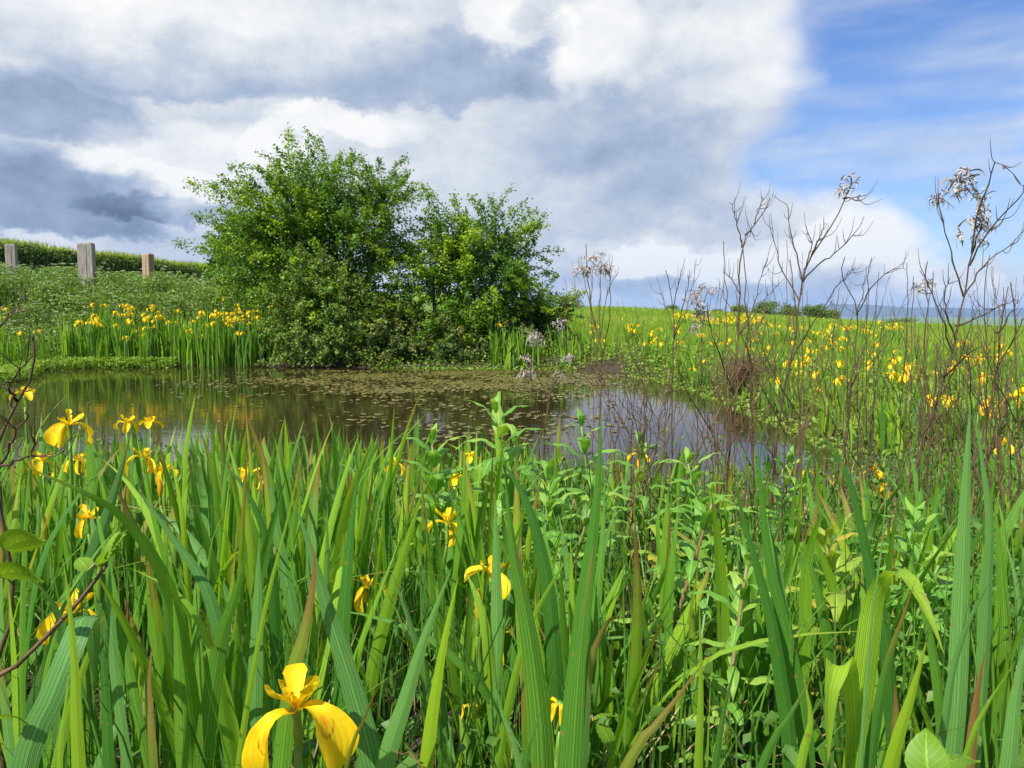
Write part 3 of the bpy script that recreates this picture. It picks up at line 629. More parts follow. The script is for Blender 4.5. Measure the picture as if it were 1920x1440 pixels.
def build_left_bank():
    global rng
    var = [cow_parsley_mesh(s) for s in range(40, 46)]
    rng = np.random.default_rng(50); pts = scatter(110, (-15, -4.4), (11, 20.5), lambda x, y: left_bank(x, y) & (pond_sd(x, y) > .9)); pts = pts[np.argsort(pts[:, 1])]
    for i, p in enumerate(pts):
        v = var[i % 6]; zone = 'on the low left bank below the posts' if p[1] < 16.3 else 'along the top of the left bank by the posts'
        t = thing('cow_parsley', 'pale-flowered cow parsley ' + zone, 'plant', p, 'cow parsley ' + zone, rng.uniform(0, 6.28)); t.scale = [rng.uniform(.75, 1.1)] * 3
        for nm, me in zip(('stem', 'foliage', 'umbel'), v): link(nm, me, t)['kind'] = 'stuff'
    # undergrowth that nobody could count
    n = 80000; pts = scatter(n, (-19, -4.2), (10.5, 24), left_bank); n = len(pts); mb = MB()
    C = pts + np.column_stack([rng.normal(0, .05, n), rng.normal(0, .05, n), rng.uniform(.02, .46, n) * (.75 + .45 * np.sin(pts[:, 0] * 2.6 + np.sin(pts[:, 1] * 3)) * np.sin(pts[:, 1] * 2.2)) * (.35 + .65 * sst(pond_sd(pts[:, 0], pts[:, 1]) / 1.2))])
    cl = np.sin(C[:, 0] * 2.1 + 1) * np.sin(C[:, 1] * 1.7) * .2
    cards(mb, C, rng.uniform(.035, .085, n), unit(rng.normal(size=(n, 3)) * .7 + [0, 0, .9]), np.clip(rng.normal(.5, .22, n) + cl, 0, 1))
    b = scatter(14000, (-19, -4.2), (10.5, 24), left_bank); blades(mb, b, rng.uniform(.25, .55, len(b)), .014, .28, np.clip(rng.normal(.5, .25, len(b)), 0, 1))
    n = 6000; p2 = scatter(n, (-19, -4.2), (12, 22), lambda x, y: left_bank(x, y) & (pond_sd(x, y) > .8)); n = len(p2); C = p2 + np.column_stack([np.zeros(n), np.zeros(n), rng.uniform(.3, .58, n)])
    cards(mb, C, rng.uniform(.015, .04, n), unit(rng.normal(size=(n, 3)) * .4 + [0, 0, 1]), rng.uniform(0, 1, n), mi=1, ratio=.9)
    tag(build('bank_undergrowth', mb, [M['herb'], M['umbel']]), 'mixed leafy undergrowth covering the left bank', 'undergrowth', kind='stuff')
    # pale mat of marginal herbs at the left water edge
    n = 16000; x = rng.uniform(-9.8, -6.4, n * 2); y = rng.uniform(10.6, 14.6, n * 2); sd = pond_sd(x, y); k = (sd > -.55) & (sd < .8) & (x < -6.5 + .25 * (14.5 - y)); x, y = x[k], y[k]; n = len(x)
    C = np.column_stack([x, y, np.maximum(gz(x, y), 0) + rng.uniform(.0, .20, n)]); mb = MB(); cards(mb, C, rng.uniform(.03, .07, n), unit(rng.normal(size=(n, 3)) * .5 + [0, 0, 1]), np.clip(rng.normal(.6, .25, n), 0, 1))
    tag(build('marginal_herbs', mb, M['marginal']), 'pale green herb mat spreading into the water at the left edge', 'herbs', kind='stuff')
build_left_bank()

# ------------------------------------------------------------------ meadow
def build_meadow():
    global rng
    rng = np.random.default_rng(60); mb = MB(); NN = 0
    for (d0, d1, n, h, w) in ((5, 12, 16000, (.18, .40), .009), (12, 22, 34000, (.18, .42), .014), (22, 45, 46000, (.2, .42), .030), (45, 95, 46000, (.22, .45), .07), (95, 200, 14000, (.4, .8), .2)):
        y = rng.uniform(d0, d1, n * 2); az = rng.uniform(-.10, .85, n * 2); x = az * y; sd = pond_sd(x, y)
        k = (sd > .15) & ((x > 2.5) | (y > 14.6)) & ((y > 14.8) | (x > 2.5)); x, y = x[k][:n], y[k][:n]; n = len(x)
        B = np.column_stack([x, y, gz(x, y)]); patch = .22 * np.sin(x * .35 + 2 * np.sin(y * .11)) * np.sin(y * .23 + x * .05)
        blades(mb, B, rng.uniform(*h, n), w, .30, np.clip(rng.normal(.5, .2, n) + patch, 0, 1), levels=2)
    for x0, x1 in ((1.2, 8.0), (-8.0, -1.2)):     # rough grass on the near bank to both sides of the viewer
        x = rng.uniform(x0, x1, 16000); y = rng.uniform(-2.5, 5.2, 16000); k = (pond_sd(x, y) > .1) & (np.abs(x) > .74 * np.maximum(y, 0) + .25); x, y = x[k], y[k]; n = len(x)
        blades(mb, np.column_stack([x, y, gz(x, y)]), rng.uniform(.2, .5, n), .009, .35, np.clip(rng.normal(.45, .22, n), 0, 1), levels=2)
    tag(build('meadow_grass', mb, M['grass']), 'bright green meadow grass filling the field and the near bank', 'grass', kind='stuff')
    # low marginal greens along the right shore and under the trees
    mb = MB(); n = 17000; x = rng.uniform(-2.6, 4.2, n * 3); y = rng.uniform(5, 16, n * 3); sd = pond_sd(x, y); k = (sd > -.25) & (sd < 1.3) & ((x > 1.9) | (y > 13.5)); x, y, sd = x[k][:n], y[k][:n], sd[k][:n]; n = len(x)
    C = np.column_stack([x, y, np.maximum(gz(x, y), 0) + rng.uniform(.01, .34, n) * sst((sd + .3) / 1.0)]); cards(mb, C, rng.uniform(.03, .075, n), unit(rng.normal(size=(n, 3)) * .6 + [0, 0, 1]), np.clip(rng.normal(.5, .25, n), 0, 1))
    tag(build('shore_herbs', mb, M['marginal']), 'low leafy herbs along the right shore of the pond', 'herbs', kind='stuff')
    mb = MB(); n = 260; y = rng.uniform(17, 60, n); x = rng.uniform(.12, .6, n) * y; B = np.column_stack([x, y, gz(x, y) + rng.uniform(.28, .45, n)])   # buttercups
    cards(mb, B, rng.uniform(.02, .045, n) * (1 + y / 40), unit(rng.normal(size=(n, 3)) * .5 + [0, 0, 1]), .5, ratio=.95)
    tag(build('buttercups', mb, M['petal']), 'scattered tiny yellow buttercups through the meadow', 'flowers', kind='stuff')
build_meadow()

# ------------------------------------------------------------------ iris building blocks
def leaf_variant(seed, bend, tip, wither, across=5, n=16, mat='iris', ridge=.10, taper=.36):
    """sword leaf of length 1 standing on the origin, 0.034 wide, bending towards +y"""
    g = np.random.default_rng(seed); v = np.linspace(0, 1, n)
    yy = bend * v ** 2.2 + tip * np.clip((v - .72) / .28, 0, 1) ** 1.6; xx = g.normal(0, .02) * v ** 2 + .012 * np.sin(v * 5 + seed)
    zz = v - .35 * (bend * v ** 2) ** 2 - .55 * max(0, tip) * np.clip((v - .78) / .22, 0, 1) ** 1.5
    tw = g.normal(0, .35) * v; side = np.stack([np.cos(tw), np.sin(tw), 0 * v], 1)
    mb = MB(); ribbon(mb, np.stack([xx, yy, zz], 1), side, .034 * sword(v, taper), ridge, across, g.uniform(.1, .95), wither)
    return mb.mesh('leaf', M[mat])
LEAVES = []
for i in range(26):
    g = random.Random(i)
    LEAVES.append(leaf_variant(i, g.uniform(-.05, .22), g.choice([0, 0, 0, .03, .08]), g.choice([0, .05, .08, .16, .24, .34]), mat=g.choice(['iris', 'iris', 'iris', 'irisblue', 'irisdark', 'irispale'])))
DROOP = [leaf_variant(60 + i, .42 + .10 * i, .15, .10 + .05 * i, mat=['iris', 'irispale', 'irisblue', 'iris'][i]) for i in range(4)]

def petal_mesh(kind, lod=1):
    mb = MB()
    if kind == 'fall': p = [(.003, 0, 0), (.015, 0, .008), (.027, 0, .007), (.037, 0, -.006), (.043, 0, -.030), (.042, 0, -.060)]; w = [.011, .015, .024, .041, .051, .046, .028, .004]; wv = [0, .18, .32, .45, .65, .82, .94, 1]
    elif kind == 'style_arm': p = [(.002, 0, .002), (.012, 0, .014), (.025, 0, .022), (.035, 0, .026), (.040, 0, .037)]; w = [.010, .015, .022, .028, .020]; wv = [0, .3, .6, .85, 1]
    else: p = [(.001, 0, .002), (.007, 0, .014), (.012, 0, .030)]; w = [.003, .006, .009, .003]; wv = [0, .4, .75, 1]
    n = {1: 14, 0: 6}[lod]; ac = {1: 9, 0: 3}[lod]
    if kind != 'fall': n = max(5, n // 2); ac = max(3, ac // 2 + 1)
    v = np.linspace(0, 1, n); pth = spline(p, n); W = np.interp(v, wv, w)
    u = np.linspace(-1, 1, ac); ruf = (-.30 * W[:, None] * u[None] ** 2) + .0025 * np.sin(v[:, None] * 11 + u[None] * 4) * np.abs(u[None]) ** 2 * (v[:, None] > .45)
    ribbon(mb, pth, np.tile([0, 1., 0], (n, 1)), W, -.04, ac, .5, 1.0 if kind == 'fall' else 0.0, ruf)
    return mb.mesh('petal', M['petal'])
PET = {k: petal_mesh(k) for k in ('fall', 'style_arm', 'standard')}
def tube_mesh(name, pts, rad, mat, sides=7, n=8):
    mb = MB(); tube(mb, spline(pts, n), np.interp(np.linspace(0, 1, n), np.linspace(0, 1, len(rad)), rad), sides, .6); return mb.mesh(name, M[mat])
OVARY = tube_mesh('flower', [(0, 0, -.05), (0, 0, -.02), (0, 0, .006)], [.004, .0065, .0045, .007], 'stemgreen')
BUD = tube_mesh('bud', [(0, 0, -.01), (.002, 0, .02), (0, 0, .058)], [.005, .009, .010, .006, .001], 'bud', 8, 10)
SHEATH = tube_mesh('sheath', [(0, 0, -.03), (.003, 0, .02), (.010, 0, .075)], [.006, .010, .008, .001], 'stemgreen', 6, 8)
WILT = []
for s in range(2):
    g = np.random.default_rng(s + 5); mb = MB()
    for q in range(4):
        a = g.uniform(0, 6.28); d = np.array([math.cos(a), math.sin(a), 0]); v = np.linspace(0, 1, 9)[:, None]
        pth = d * (.026 * v + .006 * np.sin(v * 5)) + np.array([0, 0, 1]) * (.03 * v - .055 * v ** 2.2); ribbon(mb, pth, np.tile(np.cross(d, [0, 0, 1]), (9, 1)), .010 * np.sin(np.linspace(.4, 2.9, 9)) + .001, .3, 3, .5, 1.0)
    WILT.append(mb.mesh('wilted_petal', M['petal']))
def add_flower(root, pos, scale=1.0, rz=0.0, tilt=(0, 0), state='open', label=None):
    """a flower (ovary) with its petals as sub-parts, placed in the frame of root"""
    rp = np.array(root.location)
    f = link('flower', OVARY, root, pos - rp, (tilt[0], tilt[1], rz), [scale] * 3)
    if label: f['label'] = label
    if state == 'hero':
        for a, ry, sc in ((-2.35, .25, 1.2), (-.50, -.05, 1.15), (1.8, -.55, 1.0)):
            link('petal', PET['fall'], f, (0, 0, 0), (0, ry, a), [sc] * 3); link('style_arm', PET['style_arm'], f, (0, 0, .001), (0, -.15, a), (1.05, 1.1, 1.0))
            link('standard', PET['standard'], f, (0, 0, .001), (0, .1, a + 1.0))
    if state == 'open':
        for k in range(3):
            a = k * 2.0944 + random.uniform(-.12, .12)
            link('petal', PET['fall'], f, (0, 0, 0), (random.gauss(0, .3), random.uniform(-.35, .3), a), (random.uniform(.8, 1.1), random.uniform(.45, .9), random.uniform(.8, 1.1))); link('style_arm', PET['style_arm'], f, (0, 0, .001), (random.gauss(0, .3), random.uniform(-.3, .2), a), (1, random.uniform(.5, .9), 1)); link('standard', PET['standard'], f, (0, 0, .001), (0, .1, a + 1.047))
    elif state == 'half':
        for k in range(3): link('petal', PET['fall'], f, (0, 0, .004), (0, -1.0 + .2 * k, k * 2.09), (.8, .7, .8)); link('style_arm', PET['style_arm'], f, (0, 0, 0), (0, -.3, k * 2.09 + .4))
    elif state == 'bud': link('bud', BUD, f)
    elif state == 'wilt': link('wilted_petal', WILT[0], f); link('wilted_petal', WILT[1], f, (0, 0, 0), (0, 0, 2))
    return f
def add_stem(root, foot, top, r=.006, bow=.02):
    rp = np.array(root.location); mid = (foot + top) / 2 + np.array([bow, bow * .5, 0]); mb = MB(); tube(mb, spline([foot, mid, top], 12), np.linspace(r * 1.3, r * .75, 12), 7, .5)
    s = link('stem', mb.mesh('stem', M['stemgreen']), root); s.data.transform(Matrix.Translation(-Vector(rp)))
    q = foot * .3 + top * .7 + np.array([bow * .6, bow * .3, 0]); link('sheath', SHEATH, root, q - rp, (random.uniform(-.1, .1), random.uniform(-.1, .1), random.uniform(0, 6)))
    return s
def hero_blade(root, pts, wpx, d, dtip=0.0, yaw=0.0, mat='iris', wither=0.0, taper=.36, tint=None, ridge=.10, depths=None):
    """leaf that passes through photo points pts (foot first) around d metres ahead"""
    n = len(pts); ds = depths or [d + dtip * (i / max(1, n - 1)) for i in range(n)]
    pp = [P(x, y, q) for (x, y), q in zip(pts, ds)]
    dv = unit(pp[0] - pp[1]); dv = unit(dv * [.55, .55, 1]); gzv = float(gz(pp[0][0], pp[0][1])) - .02
    if pp[0][2] > gzv + .05: 
        k = (pp[0][2] - gzv) / max(.3, -dv[2]) if dv[2] < 0 else .3
        foot = pp[0] + dv * k; foot[2] = gzv
        pp = [foot, (foot + pp[0]) / 2 + np.array([0, .01, 0])] + pp
    pth = spline(pp, 30); v = np.linspace(0, 1, 30); side = np.tile([math.cos(yaw), math.sin(yaw), 0.0], (30, 1))
    mb = MB(); ribbon(mb, pth, side, wpx / FPX * d / max(.35, math.cos(yaw)) * sword(v, taper), ridge, 7, random.random() if tint is None else tint, wither)
    mb.V = [q - np.array(root.location) for q in mb.V]
    return link('leaf', mb.mesh('leaf', M[mat]), root)
def on_ground(px, py, d):
    p = P(px, py, d); p[2] = float(gz(p[0], p[1])); return p

# ------------------------------------------------------------------ foreground irises traced from the photograph
G_FG = 'yellow flag irises in the foreground'
def hero_plant(label, px, d, bl, group=G_FG):
    t = thing('iris_plant', label, 'iris', on_ground(px, 1400, d), group)
    for b in bl: hero_blade(t, *b[:3], **(b[3] if len(b) > 3 else {}))
    return t
random.seed(3)
hero_plant('iris with one bright yellow-green upright leaf at the lower left corner', 150, .66, [
    ([(148, 1440), (140, 1250), (128, 1120), (118, 1047)], 46, .62, dict(mat='irispale', taper=.75, yaw=.25, wither=.04, tint=.9)),
    ([(112, 1440), (122, 1330), (130, 1250)], 18, .66, dict(mat='irispale'))])
hero_plant('iris with a short thick dark leaf browned along its right edge, bottom left', 288, .62, [
    ([(288, 1440), (282, 1330), (280, 1260), (290, 1190)], 55, .60, dict(mat='irisdark', wither=.30, taper=.8, yaw=-.2))])
hero_plant('iris whose broad dark leaf is folded over flat at the top, lower left', 100, .74, [
    ([(45, 1440), (100, 1300), (140, 1200), (160, 1156), (172, 1190), (180, 1290)], 46, .72, dict(depths=[.70, .71, .73, .76, .81, .86], mat='irisblue', yaw=.2, taper=.25, tint=.3)),
    ([(205, 1440), (198, 1300), (186, 1150)], 24, .86, dict(mat='irisdark')), ([(240, 1440), (215, 1250), (200, 1010)], 22, 1.0, dict(mat='irisblue'))])
hero_plant('iris with a long leaf arching to the left across the left foreground', 350, .98, [
    ([(360, 1330), (330, 1150), (290, 1050), (225, 965), (154, 922), (41, 872)], 26, .95, dict(mat='iris', wither=.12, yaw=.7, taper=.6, dtip=-.15)),
    ([(345, 1440), (333, 1214), (324, 1120)], 30, .85, dict(mat='iris', tint=.7)), ([(420, 1300), (411, 1188), (380, 1090), (319, 1003), (257, 913)], 32, 1.0, dict(mat='irisblue', taper=.6, yaw=.4)),
    ([(410, 1290), (390, 1203), (350, 1130), (308, 1096), (244, 1065)], 22, .92, dict(mat='irispale', yaw=.6, taper=.6)), ([(320, 1440), (290, 1180), (275, 1000)], 26, 1.15, dict(mat='iris'))])
hero_plant('iris with a dark leaf bending left near the pond edge, centre left', 505, 1.15, [
    ([(515, 1160), (509, 1060), (488, 977), (452, 905), (401, 854)], 24, 1.1, dict(mat='irisdark', wither=.10, yaw=.5, taper=.6)), ([(560, 1200), (520, 1000), (505, 880)], 24, 1.3, dict(mat='irisblue'))])
hero_plant('iris with two upright glossy leaves left of the large yellow flower', 440, .9, [
    ([(447, 1440), (493, 1162), (540, 970), (572, 828)], 15, .84, dict(mat='irispale', yaw=.3, taper=.8)), ([(380, 1440), (411, 1214), (440, 1120), (463, 1029)], 34, .88, dict(mat='iris', yaw=.3, tint=.4)),
    ([(478, 1342), (482, 1170), (486, 1008)], 30, .95, dict(mat='irisblue'))])
hero_plant('iris with a brown curled leaf tip just above the large yellow flower', 560, .85, [
    ([(545, 1290), (570, 1188), (590, 1070), (581, 1008)], 40, .80, dict(mat='iris', wither=.34, yaw=-.2, taper=.5, tint=.2)), ([(520, 1440), (536, 1300), (540, 1180)], 26, .92, dict(mat='irisdark'))])
hero_plant('iris with a broad grey-green leaf slanting down behind the large yellow flower', 680, .86, [
    ([(700, 1440), (658, 1281), (617, 1152), (581, 1029), (555, 947)], 44, .82, dict(mat='irisblue', yaw=.15, taper=.45, tint=.1)), ([(640, 1330), (645, 1150), (660, 980), (674, 860)], 36, 1.0, dict(mat='irisdark', yaw=-.3, taper=.6))])
hero_plant('iris with a narrow yellowing leaf arching right beside the large flower', 650, .72, [
    ([(649, 1440), (683, 1348), (712, 1285), (770, 1250)], 15, .70, dict(mat='irispale', wither=.3, yaw=.6, taper=.6)), ([(800, 1448), (760, 1418), (717, 1396)], 20, .66, dict(mat='iris', wither=.45, yaw=.2, taper=.8))])
hero_plant('iris with a pale blue-green leaf leaning right at bottom centre', 740, .84, [
    ([(722, 1440), (760, 1314), (794, 1202), (848, 1061)], 40, .80, dict(mat='irisblue', yaw=.1, taper=.5, tint=1.0)), ([(799, 1440), (819, 1284), (843, 1153), (860, 1080)], 32, .85, dict(mat='iris', yaw=-.2, wither=.08, taper=.55, tint=.8)),
    ([(690, 1300), (730, 1130), (790, 930)], 24, 1.2, dict(mat='irispale', yaw=.3))])
hero_plant('iris with a very broad upright leaf near the centre of the foreground', 1010, .80, [
    ([(1015, 1440), (1008, 1323), (989, 1177), (962, 1032), (946, 885)], 58, .74, dict(mat='iris', yaw=.25, taper=.6, tint=.15, ridge=.18)), ([(930, 1300), (931, 1110), (928, 925)], 24, 1.08, dict(mat='irisblue')),
    ([(1040, 1250), (1025, 1090), (990, 950), (935, 852)], 30, 1.0, dict(mat='irisdark', yaw=.3)), ([(984, 1440), (999, 1382), (1018, 1318)], 42, .64, dict(mat='irisdark', wither=.12, taper=.8))])
hero_plant('iris with the tallest dark leaf standing right of centre, tip against the water', 1072, .78, [
    ([(1067, 1440), (1081, 1275), (1095, 1129), (1112, 1000), (1123, 886), (1127, 772)], 52, .73, dict(mat='irisdark', yaw=-.3, taper=.62, tint=.9, ridge=.16)), ([(1075, 1400), (1090, 1200), (1113, 1017)], 44, .71, dict(mat='iris', wither=.12, yaw=-.2, taper=.5, tint=.1)),
    ([(975, 1440), (940, 1333), (926, 1270)], 18, .72, dict(mat='irisblue', yaw=.3))])
hero_plant('iris with one narrow bright leaf leaning right at centre', 985, 1.0, [([(960, 1290), (999, 1163), (1037, 1090), (1101, 990)], 18, .97, dict(mat='irispale', yaw=.2, taper=.6))])
hero_plant('iris with a grey leaf bent over to a withered brown tip', 1105, .90, [
    ([(1095, 1330), (1101, 1270), (1115, 1215), (1140, 1165), (1168, 1146), (1196, 1156)], 30, .86, dict(mat='irisblue', wither=.30, yaw=.35, taper=.4))])
hero_plant('iris with a leaf slanting right to a rusty tip, bottom right of centre', 1190, .70, [
    ([(1174, 1440), (1232, 1357), (1280, 1295), (1318, 1242)], 42, .68, dict(mat='iris', wither=.30, yaw=-.1, taper=.6, tint=.6))])
hero_plant('iris with two short upright leaves at the bottom right of centre', 1330, .74, [
    ([(1309, 1440), (1314, 1275), (1311, 1119)], 27, .75, dict(mat='iris', taper=.7, wither=.05)), ([(1341, 1440), (1360, 1323), (1389, 1212)], 38, .68, dict(mat='irisdark', taper=.8, yaw=.2, tint=1.0))])
hero_plant('iris with three tall dark leaves fanned out right of centre', 1490, .92, [
    ([(1480, 1400), (1467, 1299), (1448, 1177), (1424, 1080), (1394, 973), (1373, 881)], 34, .86, dict(mat='irisdark', yaw=.3, taper=.55)), ([(1510, 1380), (1492, 1275), (1465, 1153), (1443, 1056), (1428, 934), (1418, 801)], 30, .92, dict(mat='irisdark', yaw=-.2, taper=.6, tint=1.0)),
    ([(1500, 1300), (1477, 1178), (1458, 1056), (1441, 978)], 20, .95, dict(mat='irisblue'))])
hero_plant('iris with a fat leaf slanting right along the bottom, right of centre', 1440, .66, [
    ([(1428, 1440), (1477, 1348), (1508, 1295), (1532, 1248)], 50, .64, dict(mat='irisdark', wither=.12, taper=.75, tint=.9)), ([(1500, 1440), (1520, 1350), (1505, 1262)], 26, .72, dict(mat='irispale', wither=.15))])
hero_plant('iris with a leaf folded sharply over to the right like a hook', 1625, .78, [
    ([(1603, 1430), (1625, 1226), (1640, 1119), (1667, 1071), (1701, 1078), (1737, 1139), (1771, 1229)], 58, .74, dict(depths=[.74, .75, .76, .75, .72, .69, .67], mat='irispale', yaw=.35, taper=.28, wither=.10)),
    ([(1628, 1440), (1662, 1250), (1692, 1160), (1716, 1088)], 38, .70, dict(mat='irisdark', wither=.22, yaw=.2, taper=.5)), ([(1613, 1435), (1633, 1177), (1652, 1032), (1669, 842)], 13, .68, dict(mat='irisblue', taper=.8)),
    ([(1669, 1440), (1710, 1299), (1742, 1187)], 34, .72, dict(mat='iris', wither=.16))])
hero_plant('iris with a pale leaf folded over to the left at the bottom right', 1590, .70, [
    ([(1600, 1430), (1598, 1314), (1592, 1262), (1574, 1242), (1560, 1290), (1552, 1435)], 42, .68, dict(depths=[.74, .73, .72, .69, .67, .66], mat='irispale', yaw=.5, taper=.15))])
hero_plant('iris with two tall pale leaves standing at the right side', 1820, 1.0, [
    ([(1793, 1330), (1803, 1080), (1812, 886), (1820, 752)], 40, .95, dict(mat='irisblue', tint=1.0, taper=.5)), ([(1837, 1323), (1851, 1080), (1854, 959), (1827, 769)], 34, .98, dict(mat='irisblue', taper=.5, yaw=.3, tint=.6))])
hero_plant('iris with a dark leaf leaning left over the water, right side', 1640, 1.05, [
    ([(1660, 1200), (1633, 1080), (1608, 959), (1579, 871), (1516, 779)], 32, 1.0, dict(mat='irisdark', wither=.10, yaw=.2, taper=.6))])
hero_plant('iris with a leaf slanting right at the bottom right corner', 1815, .66, [
    ([(1808, 1425), (1851, 1323), (1878, 1280), (1905, 1238)], 36, .63, dict(mat='iris', taper=.7, tint=.8)), ([(1817, 1430), (1832, 1299), (1849, 1215)], 30, .72, dict(mat='iris', wither=.45)), ([(1769, 1372), (1788, 1250), (1827, 1143), (1882, 1048)], 20, .82, dict(mat='irisblue', yaw=.2)),
    ([(1890, 1440), (1905, 1300), (1935, 1160)], 38, .75, dict(mat='irisblue'))])

# flowers traced from the photograph: pixel, depth, scale, turn, state
FL = [(556, 1335, .72, 0.84, 0.0, 'hero', 'iris bearing the largest open yellow flower, front left of centre'),
      (935, 1195, 1.30, .85, .6, 'open', 'iris with a drooping yellow flower at bottom centre'), (690, 1105, 1.55, .85, 2.2, 'open', 'iris with a ragged open flower left of the broad centre leaf'),
      (838, 985, 1.65, 1.05, 1.2, 'open', 'iris with a yellow flower at the middle of the foreground'), (858, 905, 2.2, .9, .3, 'half', 'iris with a half open flower behind the middle foreground one'),
      (740, 872, 2.3, .8, 1.9, 'open', 'iris with a small flower near the pond edge, centre'), (882, 862, 2.5, .8, 2.6, 'half', 'iris with a closing flower at the water edge, centre'),
      (130, 800, 1.7, 1.0, .4, 'open', 'iris with a large flower at the upper left of the foreground'), (236, 795, 2.3, .9, 1.1, 'open', 'iris with a smaller flower right of the large upper left one'), (282, 800, 2.2, .9, 2.9, 'half', 'iris with an upright half open flower against the water, left'),
      (268, 862, 1.8, 1.0, 1.7, 'open', 'iris with a spreading flower in the left foreground'), (308, 884, 2.0, .8, .2, 'open', 'iris with a flower tucked behind the spreading left one'), (466, 890, 2.0, .9, 2.4, 'open', 'iris with a flat yellow flower at the edge of the rushes'),
      (80, 868, 1.9, .9, .9, 'open', 'iris with a flower at the far left behind leaves'), (150, 866, 2.0, .9, 2.1, 'open', 'iris with a flower below the large upper left one'), (165, 975, 1.5, .8, .5, 'open', 'iris with a torn flower in the middle left'), (46, 745, 2.1, .9, 1.5, 'half', 'iris with the highest flower at the left edge'),
      (140, 1150, 1.15, .9, .1, 'open', 'iris with an orange-yellow flower hidden behind the folded leaf'), (880, 1325, 1.15, .9, 2.0, 'wilt', 'iris with a spent flower at the bottom centre'), (1050, 1322, .95, .8, .7, 'wilt', 'iris with a dried flower against the tallest dark leaf'), (605, 1190, 1.4, .8, .2, 'bud', 'iris with a thin bud right of the brown curled leaf'),
      (922, 1090, 1.25, 1.0, 1.0, 'half', 'iris with a tall opening bud left of the broad centre leaf'), (896, 1150, 1.22, .9, .4, 'bud', 'iris with a small orange bud at the centre'), (300, 925, 1.7, .8, .5, 'bud', 'iris with a bud among the left leaves'), (1197, 856, 2.6, .9, .3, 'open', 'iris with a lone flower against the grey water'),
      (1640, 885, 3.2, 1.0, .8, 'open', 'iris with a wide flower at the right water edge'), (1655, 915, 3.1, 1.0, 2.0, 'open', 'iris with a flower below the wide right one'), (1515, 885, 3.3, .8, 1.3, 'open', 'iris with a small flower in the right shallows'), (1560, 903, 3.3, .8, .1, 'half', 'iris with a half open flower in the right shallows'),
      (1880, 835, 3.0, 1.0, 1.1, 'open', 'iris with a flower near the right edge, low'), (1900, 748, 3.6, 1.1, .5, 'open', 'iris with a flower at the right edge, high'), (1860, 770, 3.8, 1.1, 1.9, 'open', 'iris with a flower left of the high right edge one'), (640, 1060, 1.7, .7, .6, 'wilt', 'iris with a faded flower beside the centre left leaf')]
FLOWER_XY = []
for (px, py, d, s, rz, st, lab) in FL:
    s = s * (.70 if d > 1.7 else .82 if d > 1.0 else 1.0); top = P(px, py, d); foot = np.array([top[0] + random.uniform(-.06, .06), top[1] + random.uniform(0, .08), 0]); foot[2] = float(gz(foot[0], foot[1])) if pond_sd(foot[:1], foot[1:2])[0] > 0 else -.05
    t = thing('iris_plant', lab, 'iris', foot, G_FG); FLOWER_XY.append(foot)
    add_stem(t, foot, top - np.array([0, 0, .045 * s]), .0065 * s, random.uniform(-.02, .02)); add_flower(t, top, s, rz, (random.uniform(-.12, .12), random.uniform(-.12, .12)), st)
    if d > 1.1:
        for k in range(3):
            m = random.choice(LEAVES); h = (top[2] - foot[2]) * random.uniform(.8, 1.1); link('leaf', m, t, (random.uniform(-.03, .03), random.uniform(-.02, .04), 0), (random.gauss(0, .06), random.gauss(0, .12), random.gauss(0, .6)), (random.uniform(.7, .95), h, h))

